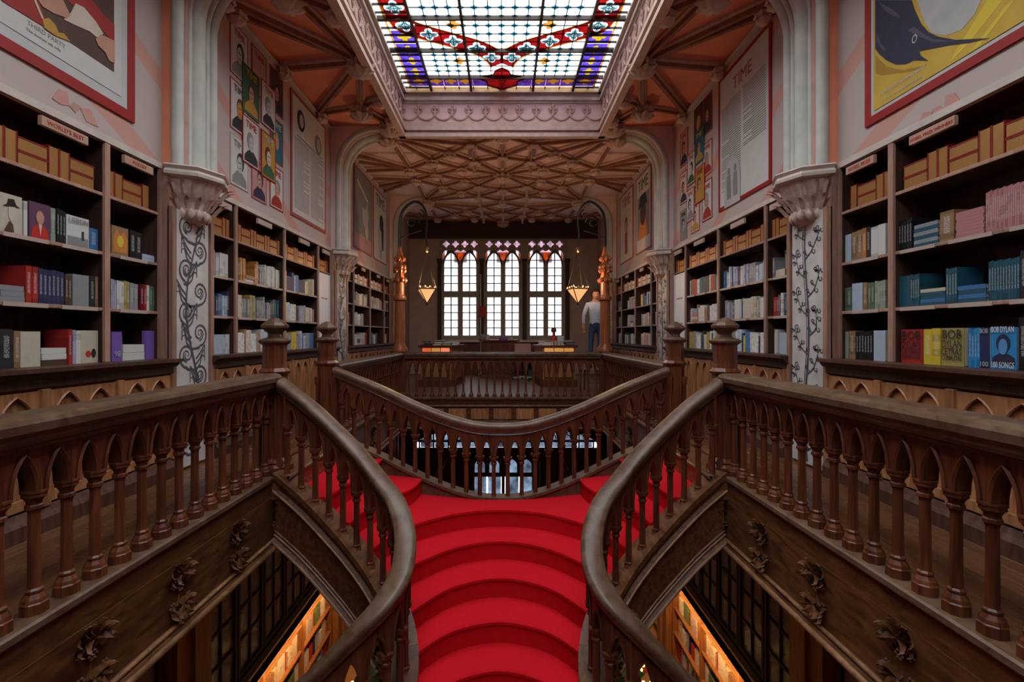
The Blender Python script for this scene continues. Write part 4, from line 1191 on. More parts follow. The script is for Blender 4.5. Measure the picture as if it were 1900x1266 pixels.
far_print(1, 10.75, 11.95, 'p_cream', 'TIME', lambda c, W_: [([(c-0.12,3.1),(c+0.12,3.1),(c+0.10,3.6),(c-0.10,3.6)], 'p_red_coat'), (blob(c, 3.78, 0.12, 0.18), 'p_brown'), (blob(c, 3.74, 0.09, 0.13), 'p_skin')],
          'cream magazine cover poster with small red figure, right wall above far bookcase', 'ink_red')

# ------------------------------------------------------------------ balustrades
def baluster_mesh(h=0.53, k=1.0, name='baluster', mat='wood_dark'):
    pr = [(0.052,0),(0.052,0.045),(0.047,0.05),(0.043,0.065),(0.030,0.085),(0.034,0.092),(0.034,0.10),(0.026,0.108),(0.025,0.12),(0.023,h-0.10),(0.026,h-0.085),(0.034,h-0.08),(0.034,h-0.066),(0.027,h-0.06),(0.030,h-0.045),(0.040,h-0.03),(0.046,h-0.028),(0.046,h-0.012),(0.050,h-0.010),(0.050,h)]
    return MB().lathe([(r*k, z) for r, z in pr], 8, smooth=False, phase=PI/8).mesh(name, mat)
BAL = baluster_mesh()
BAL_FAR = baluster_mesh(0.53, 0.82)
def arch_outline(d, zb, zt, rim=0.021, apex=0.045, n=6):
    """wood that fills between two neighbouring balusters under the rail: a plate with a pointed arch cut from below"""
    hd = d/2
    pts = [(0, zb), (0, zt), (d, zt), (d, zb), (d-rim, zb)]
    za = zt-apex
    cur = []
    w_ = d-2*rim; k = (za-zb)/(w_*math.sin(PI/3))
    for i in range(1, n+1):
        q = i/n; cur.append((rim + w_*math.cos(PI/3*q), zb + k*w_*math.sin(PI/3*q)))
    for p in cur: pts.append(p)
    for p in reversed(cur[:-1]): pts.append((d-p[0], p[1]))
    pts.append((rim, zb))
    return pts, [(d-rim, zb)] + cur + [(d-p[0], p[1]) for p in reversed(cur[:-1])] + [(rim, zb)]
def arch_mesh(fn, d, zb=0.525, zt=0.74, th=0.030):
    out, ring = arch_outline(d, zb, zt)
    mb = MB().plate([out], fn, -th, th)
    for dd in (-th-0.006, th+0.006):
        mb.tube([fn(p[0], p[1], dd) for p in ring], 0.009, 4)
    return mb
RAIL = [(-0.075,0.745),(-0.085,0.765),(-0.085,0.78),(-0.105,0.80),(-0.11,0.835),(-0.10,0.855),(-0.06,0.87),(0.06,0.87),(0.10,0.855),(0.11,0.835),(0.105,0.80),(0.085,0.78),(0.085,0.765),(0.075,0.745)]
SUBRAIL = [(-0.04,0.715),(-0.055,0.735),(-0.055,0.75),(0.055,0.75),(0.055,0.735),(0.04,0.715)]
def straight_balustrade(name, p, q, n, label, thin=False, ledge=True, bal=None):
    """n balusters between two points on the gallery floor"""
    P = Vector((p[0], p[1], 0)); Qv = Vector((q[0], q[1], 0))
    t = thing(name, P, label, 'balustrade')
    d = (Qv-P); L = d.length; u = d.normalized(); sd = Vector((u.y, -u.x, 0))
    step = L/n
    am = arch_mesh(lambda a, z, o: tuple(u*a + sd*o + Vector((0,0,z))), step).mesh('arch', 'wood_dark')
    for i in range(n):
        c = P + u*((i+0.5)*step)
        link('baluster', bal or BAL, t, c)
        if i < n-1: link('arch', am, t, c)
    for a in (P, P + u*((n-0.5)*step)):
        hm = MB().quads([tuple(u*x + sd*o + Vector((0,0,z))) for z in (0.6,0.74) for o in (-0.03,0.03) for x in (0, step/2)], [(0,2,3,1),(4,5,7,6),(0,1,5,4),(2,6,7,3),(0,4,6,2),(1,3,7,5)])
        obj('end_block', hm, 'wood_dark', t, a)
    obj('handrail', MB().sweep(RAIL, [P, Qv]), 'wood_rail', t, (0,0,0))
    obj('subrail', MB().sweep(SUBRAIL, [P, Qv]), 'wood_dark', t, (0,0,0))
    return t
N1, N2 = 4.31, 5.58
for s, sn in SIDES:
    straight_balustrade('balustrade', (s*RX, N1-0.10), (s*RX, N1-0.10-0.156*21), 21, 'long carved wooden balustrade of the near %s gallery' % sn)
    straight_balustrade('balustrade', (s*RX, N2+0.12), (s*RX, YF-0.10), 24, 'receding balustrade of the far %s gallery beyond the stairs' % sn)
straight_balustrade('balustrade', (-RX+0.10, YF), (RX-0.10, YF), 25, 'balustrade across the far end in front of the window hall', bal=BAL_FAR)

# newel posts
def newel(s, y, k, label):
    t = thing('newel_post', (s*RX, y, 0), label, 'newel post', 'stair newel posts')
    c = (s*RX, y, 0)
    o8 = dict(n=8, smooth=False, phase=PI/8)
    obj('post', MB().lathe([(0.155*k,0),(0.155*k,0.05),(0.125*k,0.075),(0.135*k,0.09),(0.105*k,0.12),(0.105*k,0.84),(0.12*k,0.86),(0.13*k,0.88),(0.105*k,0.91),(0.10*k,0.95),(0.10*k,1.12)], c=c, **o8), 'wood_dark', t)
    for a in range(4):
        an = a*PI/2
        obj('colonnette', MB().lathe([(0.034,0.0),(0.034,0.06),(0.022,0.09),(0.020,0.60),(0.034,0.63),(0.030,0.66),(0.036,0.70)], 6, (c[0]+0.115*math.cos(an+PI/4), c[1]+0.115*math.sin(an+PI/4), 0.03)), 'wood_dark', t)
    obj('cap', MB().lathe([(0.10*k,1.11),(0.13*k,1.135),(0.135*k,1.15),(0.11*k,1.165),(0.06*k,1.18),(0.052*k,1.21)], c=c, **o8), 'wood_rail', t)
    obj('finial', MB().lathe([(0.052*k,1.205),(0.065*k,1.225),(0.115*k,1.265),(0.118*k,1.285),(0.09*k,1.31),(0.03*k,1.35),(0,1.357)], c=c, **o8), 'wood_rail', t)
    return t
for s, sn in SIDES:
    newel(s, N1, 1.0, 'octagonal newel post with pointed finial at the stair head, nearer on the %s' % sn)
    newel(s, N2, 1.0, 'octagonal newel post with pointed finial behind the stair opening, further on the %s' % sn)

# ledge and fascia of the stair well
LEDGE = [(-0.17,-0.05),(0.0,-0.05),(0.012,-0.035),(0.012,-0.008),(0.0,0.0),(-0.17,0.0)]
FASCIA = [(-0.10,-0.05),(-0.005,-0.05),(-0.03,-0.09),(-0.045,-0.15),(-0.03,-0.165),(-0.022,-0.18),(-0.03,-0.195),(-0.055,-0.20),(-0.055,-0.47),(-0.035,-0.48),(-0.035,-0.495),(-0.02,-0.505),(-0.02,-0.525),(0.0,-0.54),(0.0,-0.56),(0.02,-0.58),(0.025,-0.61),(0.01,-0.63),(-0.02,-0.65),(-0.10,-0.65)]
def leaf(mb, c, ang, L, W, x0=0.015, curl=0.05, lobes=4):
    """lobed leaf lying against the board: c is (y, z) of its root, ang its direction, the tip curls towards +x"""
    ca, sa = math.cos(ang), math.sin(ang)
    rows = 11; pts = []
    for i in range(rows):
        t = i/(rows-1)
        w_ = W*(math.sin(PI*min(1.0, t**0.75)*0.97)+0.03)*(0.62+0.38*abs(math.cos(PI*lobes*t)))
        x = x0 + curl*t*t
        for e, dx in ((-1, -0.008), (0, 0.012), (1, -0.008)):
            u = L*(t if t < 0.9 else 0.9-(t-0.9)*0.6)
            pts.append((x+dx, c[0]+ca*u-sa*e*w_, c[1]+sa*u+ca*e*w_))
    fs = []
    for i in range(rows-1):
        for e in range(2): fs.append((3*i+e, 3*i+e+1, 3*i+e+4, 3*i+e+3))
    mb.quads(pts, fs, True)
def bracket_mesh():
    """carved bracket: fan of leaves, colonnette, second fan of leaves; front towards +x"""
    mb = MB()
    mb.lathe([(0.045,-0.19),(0.038,-0.215),(0.026,-0.24),(0.024,-0.40),(0.034,-0.42),(0.045,-0.45)], 8, (0.0,0,0))
    mb.box(-0.03, 0.015, -0.05, 0.05, -0.5, -0.2)
    for k, a in enumerate((0, 25, 48, 72, 90, 108, 132, 155, 180)):
        leaf(mb, (0.0, -0.285), math.radians(a), 0.115 + 0.02*(k % 2), 0.040, 0.012, 0.055, 3)
    for a in (-30, 210, 40, 90, 140):
        leaf(mb, (0.0, -0.25), math.radians(a), 0.085, 0.034, 0.035, 0.05, 3)
    for k, a in enumerate((180, 205, 230, 255, 285, 310, 335, 0)):
        leaf(mb, (0.0, -0.435), math.radians(a), 0.105 + 0.015*(k % 2), 0.038, 0.012, 0.055, 3)
    for a in (150, 30, 235, 270, 305):
        leaf(mb, (0.0, -0.44), math.radians(a), 0.085, 0.034, 0.035, 0.045, 3)
    for (y, z) in ((0.06,-0.30),(-0.06,-0.30),(0.07,-0.42),(-0.07,-0.42),(0.0,-0.33)):
        for q in range(6):
            an = q*PI/3
            mb.lathe([(0,-0.012),(0.011,0),(0,0.012)], 5, (0.03, y+0.020*math.cos(an), z+0.020*math.sin(an)))
    for sg in (-1, 1):
        for zc in (-0.31, -0.38):
            sp_ = spiral((sg*0.06, zc), 0.034, -PI/2, 1.2, 10, sg)
            mb.tube([(0.012, p[0], p[1]) for p in sp_], [0.009-0.0005*i for i in range(len(sp_))], 4)
    return mb.mesh('carved_bracket', 'wood_fascia')
BRK = bracket_mesh()
def fascia(name, path, right_is_void, brackets, label=None):
    sg = 1 if right_is_void else -1
    t = tag(obj(name, MB().sweep([(sg*u, h) for u, h in FASCIA], path), 'wood_fascia'), kind='structure')
    obj('ledge', MB().sweep([(sg*u, h) for u, h in LEDGE], path), 'wood_rail', t)
    for (u, h, r_) in ((-0.022,-0.178,0.013), (-0.042,-0.478,0.010), (-0.022,-0.512,0.012), (0.0,-0.548,0.014), (0.026,-0.60,0.020)):
        bd_ = MB()
        c8 = [(sg*(u+r_*math.cos(PI/4*i)), h+r_*math.sin(PI/4*i)) for i in range(8)]
        obj('bead', bd_.sweep(c8, path, smooth=True), 'wood_bead', t)
    for (x, y, z, a) in brackets:
        o = link('carved_bracket', BRK, t, (x, y, z)); o.rotation_euler[2] = a
    return t
for k, (s, sn) in enumerate(SIDES):
    br = [(s*(VX+0.03), y, 0.0, 0 if s < 0 else PI) for y in (1.7, 2.32, 2.95, 3.58, 4.22)]
    fascia('trim_%d' % (5+2*k), [(s*VX, 0.35, 0), (s*VX, N1+0.02, 0)], s < 0, br)
    br = [(s*(VX+0.03), y, 0.0, 0 if s < 0 else PI) for y in (6.3, 7.3, 8.3)]
    fascia('trim_%d' % (6+2*k), [(s*VX, N2-0.02, 0), (s*VX, YF+0.05, 0)], s < 0, br)
ft = fascia('trim_9', [(-VX, YF-0.06, 0), (VX, YF-0.06, 0)], True, [])
for i in range(9):
    x = -1.75+i*0.4375
    obj('fascia_panel', MB().bbox(x-0.17, x+0.17, YF-0.025, YF+0.0, -0.44, -0.23, 0.006), 'wood_panel', ft)

# ------------------------------------------------------------------ staircase
RISE = 0.18
def full(c): return c + [(-p[0], p[1]) for p in reversed(c[:-1])]
FARS = [(-1.90,5.48),(-1.40,5.44),(-0.823,5.30),(-0.34,5.18),(0,5.15)]          # foot of the far balustrade, left half
NOS = {0: [(-1.79,4.12),(-1.79,5.46)],
       1: [(-1.50,4.13),(-1.485,4.22),(-1.45,4.468),(-1.39,4.72),(-1.36,5.05),(-1.34,5.42)],
       2: [(-1.27,4.035),(-1.262,4.10),(-1.235,4.28),(-1.148,4.53),(-1.0,4.80),(-0.91,5.0),(-0.87,5.31)],
       3: [(-1.07,3.925),(-1.055,3.98),(-0.99,4.15),(-0.88,4.38),(-0.70,4.58),(-0.4,4.78),(0,4.86)],
       4: [(-0.88,3.825),(-0.85,3.90),(-0.736,4.085),(-0.4,4.42),(0,4.547)],
       5: [(-0.70,3.66),(-0.66,3.74),(-0.4,4.07),(0,4.22)],
       6: [(-0.62,3.40),(-0.57,3.54),(-0.35,3.77),(0,3.88)],
       7: [(-0.60,3.14),(-0.52,3.27),(-0.30,3.48),(0,3.577)],
       8: [(-0.64,2.98),(-0.50,3.05),(-0.28,3.20),(0,3.27)],
       9: [(-0.74,2.86),(-0.5,2.85),(-0.25,2.92),(0,2.96)],
       10: [(-0.95,2.60),(-0.6,2.60),(-0.3,2.62),(0,2.64)]}
NC = {k: (catmull(v, 5) if k < 3 else catmull(full(v), 5)) for k, v in NOS.items()}
stair = thing('staircase', (0, 4.3, -1.8), 'red carpeted staircase of curved steps sweeping down from both galleries', 'staircase')
def step(poly, nose, k):
    z = -RISE*k
    mb = MB().plate([poly], lambda u, v, d: (u, v, d), z-RISE-0.03, z)
    st_ = obj('step', mb, 'carpet_pile', stair)
    obj('nosing', MB().tube([(p[0], p[1], z-0.017) for p in nose], 0.021, 6), 'carpet_pile', st_)
def trim_to(c): return c
for s in (-1, 1):
    mir = lambda c: [(p[0]*-s, p[1]) for p in c]
    # gallery landing edge, then two steps of each upper flight
    mb = MB().plate([mir([(-2.06,4.12),(-1.79,4.12),(-1.79,5.46),(-2.06,5.46)])], lambda u, v, d: (u, v, d), -0.2, 0.0)
    obj('landing', mb, 'wood_floor', stair); obj('nosing', MB().tube([(p[0], p[1], -0.012) for p in mir(NC[0])], 0.018, 6), 'wood_rail', stair)
    for k in (1, 2):
        step(mir(NC[k] + list(reversed(NC[k-1]))), mir(NC[k]), k)
back3 = full(NC[2] + [(-0.5,5.26),(-0.34,5.22),(0,5.19)])
for k in range(3, 11):
    fr = NC[k]; bk = back3 if k == 3 else NC[k-1]
    step(fr + list(reversed(bk)), fr, k)
# lower flights that turn away to both sides
for s in (-1, 1):
    for i in range(6):
        x = 0.9+0.30*i
        poly = [(s*x, 1.65), (s*(x+0.32), 1.65), (s*(x+0.32), 2.80), (s*x, 2.80)]
        z = -RISE*(10+i)
        st_ = obj('step', MB().plate([poly], lambda u, v, d: (u, v, d), z-RISE-0.03, z), 'carpet_pile', stair)
        obj('nosing', MB().tube([(s*(x+0.32), 1.65, z-0.017), (s*(x+0.32), 2.80, z-0.017)], 0.021, 6), 'carpet_pile', st_)

# curved stair rails
def resample(path, step_):
    P = [Vector(p) for p in path]
    acc = [0.0]
    for i in range(1, len(P)):
        acc.append(acc[-1] + math.hypot(P[i].x-P[i-1].x, P[i].y-P[i-1].y))
    L = acc[-1]
    def at(t):
        t = min(max(t, 0.0), L)
        for i in range(1, len(P)):
            if t <= acc[i] + 1e-9:
                q = (t-acc[i-1])/max(1e-9, acc[i]-acc[i-1]); return P[i-1].lerp(P[i], q)
        return P[-1]
    return L, at
def stair_rail(label, path, n, H=0.87, wide=0.68, name='stair_balustrade', arches=True):
    """path runs along the string, at the feet of the balusters"""
    path = catmull(path, 8)
    L, at = resample(path, 0)
    t = thing(name, path[0], label, 'balustrade')
    step_ = L/n
    dh = H-0.87
    def fr(a):
        p = at(a); b = at(min(L, a+0.02)); c = at(max(0, a-0.02)); d = (b-c); d.z = 0; d = d.normalized()
        return p, Vector((d.y, -d.x, 0))
    for i in range(n):
        a = (i+0.5)*step_
        p, sd = fr(a)
        link('baluster', BAL, t, p + Vector((0,0,dh-0.02)))
        if arches and i < n-1:
            def fn(x, z, o, a=a):
                pp, s2 = fr(a+x); return tuple(pp + s2*o + Vector((0,0,z+dh)))
            obj('arch', arch_mesh(fn, step_, 0.505, 0.745, 0.024), 'wood_dark', t)
    fine = [at(L*i/60) + Vector((0,0,dh)) for i in range(61)]
    rail = [(u*wide, 0.87+(h-0.87)*0.85) for u, h in RAIL]
    obj('handrail', MB().sweep(rail, fine, smooth=True), 'wood_rail', t)
    return t, path, at, L
STRING = [(-0.075,-0.46),(-0.075,-0.40),(-0.055,-0.36),(-0.055,-0.12),(-0.075,-0.08),(-0.09,-0.03),(-0.09,0.0),(0.09,0.0),(0.09,-0.03),(0.055,-0.08),(0.055,-0.36),(0.075,-0.40),(0.075,-0.46)]
def string_board(path, prof, mat='wood_fascia', name='stringer'):
    return obj(name, MB().sweep(prof, path), mat, stair)
for s, sn in SIDES:
    m_ = lambda P: [(p[0]*-s, p[1], p[2]) for p in P]
    nearp = m_([(-1.90,4.20,0.03),(-1.60,4.10,-0.16),(-1.27,3.96,-0.40),(-1.06,3.85,-0.565),(-0.90,3.745,-0.71),(-0.758,3.60,-0.82),(-0.648,3.36,-0.955),(-0.622,3.12,-1.084),(-0.692,2.94,-1.178),(-0.894,2.84,-1.36),(-1.107,2.82,-1.57),(-1.5,2.82,-1.92),(-1.9,2.82,-2.28)])
    t, cp, at, L = stair_rail('curving stair balustrade descending from the near %s newel and coiling back below' % sn, nearp, 22, 0.80)
    # upper part: deep moulded board down to the turn; then a slimmer string
    fine = [at(L*i/70) for i in range(71)]
    cut = 34
    deep = [(u*1.0, h) for u, h in ((-0.06,-0.62),(-0.085,-0.60),(-0.085,-0.57),(-0.06,-0.545),(-0.06,-0.20),(-0.08,-0.17),(-0.08,-0.14),(-0.06,-0.12),(-0.09,-0.05),(-0.09,0.0),(0.09,0.0),(0.09,-0.05),(0.06,-0.12),(0.08,-0.14),(0.08,-0.17),(0.06,-0.20),(0.06,-0.545),(0.085,-0.57),(0.085,-0.60),(0.06,-0.62))]
    string_board(fine[:cut+1], deep)
    string_board(fine[cut:], STRING)
    for (u, h, r_) in ((0.085,-0.155,0.013), (0.062,-0.50,0.010), (0.068,-0.53,0.011), (0.090,-0.585,0.018)):
        c8 = [((u+r_*math.cos(PI/4*i))*(1 if s < 0 else -1), h+r_*math.sin(PI/4*i)) for i in range(8)]
        obj('bead', MB().sweep(c8, fine[:cut+1], smooth=True), 'wood_bead', stair)
    for (i, dz) in ((23, 0.0), (27, 0.0), (31, 0.0)):
        p = at(L*i/70)
        b = at(L*(i+1)/70); d = (b-p); an = math.atan2(d.y, d.x)
        nrm = Vector((math.sin(an), -math.cos(an), 0)) * (1 if s < 0 else -1)
        o = link('carved_bracket', BRK, stair, p + nrm*0.06 + Vector((0,0,dz-0.05)))
        o.rotation_euler[2] = math.atan2(nrm.y, nrm.x); o.scale = (0.8,0.8,0.95)
farl = [(-1.90,5.56,0.06),(-1.40,5.50,-0.13),(-0.823,5.34,-0.36),(-0.34,5.22,-0.495),(0,5.19,-0.52)]
farp = farl + [(-p[0], p[1], p[2]) for p in reversed(farl[:-1])]
t, cp, at, L = stair_rail('hanging curve of stair balustrade between the two far newels', farp, 26, 0.775)
fine = [at(L*i/60) for i in range(61)]
string_board(fine, [(-0.05,-0.30),(-0.05,-0.06),(-0.075,-0.03),(-0.075,0.0),(0.075,0.0),(0.075,-0.03),(0.05,-0.06),(0.05,-0.30)], 'wood_rail')
# panelled wooden walls under the landing openings
for s, sn in SIDES:
    a, b = sorted((s*2.0, s*2.06))
    obj('side_panel', MB().box(a, b, 4.2, 5.6, -0.6, -0.2), 'wood_fascia', stair)

# ------------------------------------------------------------------ books
def book_unit(mode, cov, pag):
    """unit book: x thickness, y depth (0 towards the room), z height"""
    mb = MB()
    if mode == 'spine':
        mb.box(0,0.08,0,1,0,1).box(0.92,1,0,1,0,1).box(0.08,0.92,0,0.03,0,1)
        mb.mi = 1; mb.box(0.08,0.92,0.03,0.97,0.02,0.98)
    elif mode == 'fore':
        mb.box(0,0.08,0,1,0,1).box(0.92,1,0,1,0,1).box(0.08,0.92,0.97,1,0,1)
        mb.mi = 1; mb.box(0.08,0.92,0.02,0.97,0.03,0.97)
    elif mode == 'face':
        mb.box(0,1,0,0.08,0,1).box(0,1,0.92,1,0,1).box(0,0.03,0.08,0.92,0,1)
        mb.mi = 1; mb.box(0.03,0.98,0.08,0.92,0.015,0.985)
    elif mode == 'flat':
        mb.box(0,1,0,1,0,0.09).box(0,1,0,1,0.91,1).box(0,1,0,0.03,0.09,0.91)
        mb.mi = 1; mb.box(0.015,0.985,0.03,0.97,0.09,0.91)
    elif mode == 'flatfore':
        mb.box(0,1,0,1,0,0.09).box(0,1,0,1,0.91,1).box(0,1,0.97,1,0.09,0.91)
        mb.mi = 1; mb.box(0.02,0.98,0.02,0.97,0.09,0.91)
    return mb.mesh('book', [cov, pag])
UB = {m_: book_unit(m_, 'book_cover' if m_ == 'spine' else 'book_plain', 'book_pages') for m_ in ('spine','face','flat')}
UG = {m_: book_unit(m_, 'gilt_cover', 'gilt_pages') for m_ in ('fore','flatfore')}
COLS = dict(white=(0.62,0.60,0.57), cream=(0.56,0.48,0.38), grey=(0.26,0.26,0.28), dark=(0.035,0.032,0.035), black=(0.015,0.015,0.017), navy=(0.03,0.035,0.10), blue=(0.05,0.16,0.36),
            azure=(0.03,0.24,0.52), teal=(0.02,0.09,0.13), green=(0.10,0.16,0.09), red=(0.40,0.03,0.025), crimson=(0.16,0.012,0.02), orange=(0.52,0.19,0.05), yellow=(0.62,0.44,0.04),
            mustard=(0.38,0.29,0.09), purple=(0.20,0.10,0.40), aubergine=(0.05,0.02,0.07), rose=(0.46,0.20,0.19), tan=(0.30,0.17,0.09), brown=(0.09,0.045,0.03), lavender=(0.36,0.34,0.48), pale=(0.42,0.50,0.60), sage=(0.28,0.32,0.25), plum=(0.13,0.06,0.11))
SHNAME = ['lowest', 'second', 'third', 'top']
cells = {}
def put_book(s, bi, ci, row, y0, y1, dz, h, mode, col, depth=0.17, back=0.03, lean=0.0, gilt=False, thick=None):
    """y0..y1 is the extent along the wall; dz the height over the shelf"""
    z = SHELF[row] + dz
    if mode == 'face': sc = (y1-y0, thick or 0.03, h); depth = thick or 0.03
    else: sc = (y1-y0, depth, h)
    me = (UG if gilt else UB)[mode]
    o = link('gilt_edged_book' if gilt else 'book', me, None, (s*(WX+back), y0 if s < 0 else y1, z+0.0005))
    o.rotation_euler = (0, 0, PI/2 if s < 0 else -PI/2)
    if lean: o.rotation_euler = (lean if s < 0 else -lean, 0, o.rotation_euler[2])
    o.scale = sc
    if not gilt: o.color = (*[0.82*q for q in COLS[col]], 1)
    cells.setdefault((s, bi, ci, row), []).append(((y0 if s < 0 else -y1), dz, o, col, mode, gilt))
    return o
def pxy(s, px): return (WX+0.03-s*CX)*F/abs(px-936.0)
def near_row(s, ci, row, items):
    for it in items:
        mode, a, b, n, h, col = it[:6]
        kw = it[6] if len(it) > 6 else {}
        y0, y1 = sorted((pxy(s, a), pxy(s, b)))
        if mode == 'flat':
            hh = h/n
            for k in range(n): put_book(s, 0, ci, row, y0+0.004*(k % 2), y1-0.003*(k % 3), k*hh, hh*0.97, 'flat', col[k] if isinstance(col, list) else col, **kw)
        else:
            w_ = (y1-y0)/n
            for k in range(n): put_book(s, 0, ci, row, y0+k*w_+0.0006, y0+(k+1)*w_-0.0006, 0, h-0.004*((k*7) % 3), mode, col[k] if isinstance(col, list) else col, **kw)
B_ = dict(back=0.20, depth=0.08)
near_row(-1, 2, 0, [('spine',0,24,1,0.235,'dark'), ('spine',26,38,1,0.225,'tan'), ('face',38,75,1,0.222,'cream',dict(thick=0.09)), ('flat',77,124,3,0.115,['brown','white','white']), ('face',80,118,1,0.225,'brown',dict(back=0.20)),
                    ('spine',127,134,1,0.24,'red'), ('spine',135,141,1,0.235,'lavender'), ('spine',141,150,1,0.23,'white'), ('face',150,182,1,0.232,'cream')])
near_row(-1, 2, 1, [('flat',0,46,3,0.10,'grey'), ('spine',8,46,4,0.235,'crimson',B_), ('spine',48,59,1,0.232,'red'), ('spine',60,71,1,0.232,'red'), ('spine',72,119,6,0.228,'navy'), ('spine',121,133,2,0.21,'brown'),
                    ('face',135,165,1,0.222,'grey',dict(thick=0.05)), ('spine',167,176,1,0.225,'dark'), ('spine',177,182,1,0.225,'tan')])
near_row(-1, 2, 2, [('face',0,41,1,0.235,'cream'), ('spine',44,51,1,0.22,'white'), ('face',54,93,1,0.232,'plum'), ('spine',94,103,1,0.225,'sage'), ('spine',105,122,3,0.232,'black'), ('face',123,165,1,0.212,'white'), ('spine',166,182,1,0.16,'blue')])
near_row(-1, 3, 0, [('face',207,226,1,0.225,'purple'), ('flat',228,268,2,0.125,'white'), ('spine',240,268,4,0.235,'aubergine',B_), ('face',270,290,1,0.235,'purple')])
near_row(-1, 3, 1, [('spine',206,216,3,0.225,'lavender'), ('spine',217,230,3,0.22,'white'), ('spine',230,240,2,0.225,'mustard'), ('spine',241,256,2,0.215,'grey'), ('spine',260,267,1,0.215,'crimson'), ('spine',267,272,1,0.215,'red'), ('spine',272,277,1,0.215,'white'), ('spine',277,290,2,0.21,'green')])
near_row(-1, 3, 2, [('face',207,238,1,0.225,'tan'), ('spine',241,263,2,0.225,'black'), ('flat',264,291,2,0.06,'pale'), ('face',264,291,1,0.24,'white',dict(back=0.21))])
near_row(1, 3, 0, [('face',1563,1574,1,0.23,'sage'), ('spine',1575,1587,1,0.235,'tan'), ('spine',1588,1619,6,0.235,'black'), ('face',1621,1643,1,0.235,'pale',dict(thick=0.05))])
near_row(1, 3, 1, [('spine',1563,1580,2,0.20,'green'), ('face',1581,1600,1,0.225,'pale'), ('spine',1601,1609,1,0.22,'tan'), ('spine',1610,1622,2,0.215,'green'), ('spine',1623,1643,4,0.22,'sage')])
near_row(1, 3, 2, [('face',1563,1579,1,0.235,'pale',dict(thick=0.05)), ('spine',1580,1600,2,0.245,'tan'), ('spine',1600,1607,1,0.25,'orange'), ('spine',1607,1615,1,0.25,'dark'), ('spine',1616,1643,2,0.24,'white')])
near_row(1, 2, 0, [('face',1672,1712,1,0.24,'red',dict(thick=0.06)), ('spine',1714,1745,2,0.245,'yellow'), ('face',1747,1789,1,0.245,'mustard',dict(thick=0.06)), ('spine',1797,1818,4,0.245,'azure'), ('face',1819,1836,1,0.245,'navy'), ('face',1838,1887,1,0.245,'azure',dict(thick=0.05)), ('spine',1890,1906,1,0.30,'black')])
near_row(1, 2, 1, [('face',1668,1688,1,0.225,'teal'), ('spine',1689,1706,4,0.23,'teal'), ('flat',1707,1754,5,0.115,['teal','blue','teal','teal','cream']), ('face',1707,1752,1,0.235,'black',dict(back=0.21)), ('spine',1755,1776,4,0.235,'teal'),
                   ('flat',1777,1830,4,0.11,['teal','blue','teal','blue']), ('face',1777,1828,1,0.235,'black',dict(back=0.21)), ('spine',1834,1892,11,0.24,'teal'), ('spine',1893,1905,1,0.27,'dark')])
near_row(1, 2, 2, [('spine',1667,1692,5,0.225,'black'), ('flat',1695,1741,6,0.16,['teal','grey']*3), ('spine',1744,1770,1,0.20,'tan'), ('flat',1773,1826,8,0.17,'rose'), ('spine',1829,1905,18,0.25,'rose')])
# printed covers of a few books that face out
def on_face(o, s, shapes):
    for k_, (nm, poly, mat_) in enumerate(shapes):
        y_, z_ = o.location.y, o.location.z
        w_, h_ = o.scale[0], o.scale[2]
        X_ = s*(abs(o.location.x) - 0.0015 - 0.0014*k_)
        fn = lambda u, v, d: (X_ + s*d, (y_ + u*w_) if s < 0 else (y_ - u*w_), z_ + v*h_)
        mb = MB().plate([poly], fn, 0.0, 0.0012)
        c = link(nm, recentre(mb, o.location).mesh(nm, mat_), None, o.location)
        c.parent = o; c.matrix_parent_inverse = Matrix.LocRotScale(o.location, o.rotation_euler, o.scale).inverted()
def on_face_text(o, s, rows, mat_):
    y_, z_, w_, h_ = o.location.y, o.location.z, o.scale[0], o.scale[2]
    for (txt, v, size) in rows:
        me = text_mesh(txt, size, mat_, 'CENTER', 0.0006)
        ws = max(p.co.x for p in me.vertices) - min(p.co.x for p in me.vertices)
        f_ = min(1.0, w_*0.86/ws)
        c = link('lettering', me, None, (s*(abs(o.location.x)-0.0070), (y_+w_/2) if s < 0 else (y_-w_/2), z_+v*h_))
        c.rotation_euler = (PI/2, 0, PI/2 if s < 0 else -PI/2); c.scale = (f_, 1, 1)
        c.parent = o; c.matrix_parent_inverse = Matrix.LocRotScale(o.location, o.rotation_euler, o.scale).inverted()
def find(s, ci, row, col, mode='face', k=0):
    L_ = [c[2] for c in cells[(s, 0, ci, row)] if c[3] == col and c[4] == mode]
    return L_[k]
Rr = lambda a, b, c, d: [(a,c),(b,c),(b,d),(a,d)]
o = find(1, 2, 0, 'red'); on_face_text(o, 1, [('BOB', 0.72, 0.085), ('DYLAN', 0.48, 0.075), ('LETRAS', 0.28, 0.065), ('COMPLETAS', 0.14, 0.04)], 'ink')
o = find(1, 2, 0, 'mustard'); on_face_text(o, 1, [('BOB', 0.72, 0.085), ('DYLAN', 0.48, 0.075), ('LETRAS', 0.29, 0.065), ('COMPLETAS', 0.15, 0.045)], 'ink')
o = find(1, 2, 0, 'azure'); on_face(o, 1, [('figure', [(0.05,0.12),(0.95,0.12),(0.92,0.28),(0.65,0.38),(0.35,0.38),(0.08,0.28)], 'p_navy'), ('hair', blob(0.5,0.62,0.27,0.22), 'p_navy'), ('face', blob(0.5,0.54,0.17,0.19), 'p_sky')])
on_face_text(o, 1, [('BOB DYLAN', 0.88, 0.05), ('100 SONGS', 0.035, 0.05)], 'p_white')
o = find(1, 2, 0, 'navy'); on_face_text(o, 1, [('BOB', 0.86, 0.04), ('100', 0.05, 0.04)], 'p_lightgrey')
for k in range(2):
    o = find(1, 2, 1, 'black', 'face', k); on_face(o, 1, [('seal', blob(0.72, 0.86, 0.09, 0.08), 'p_ochre')])
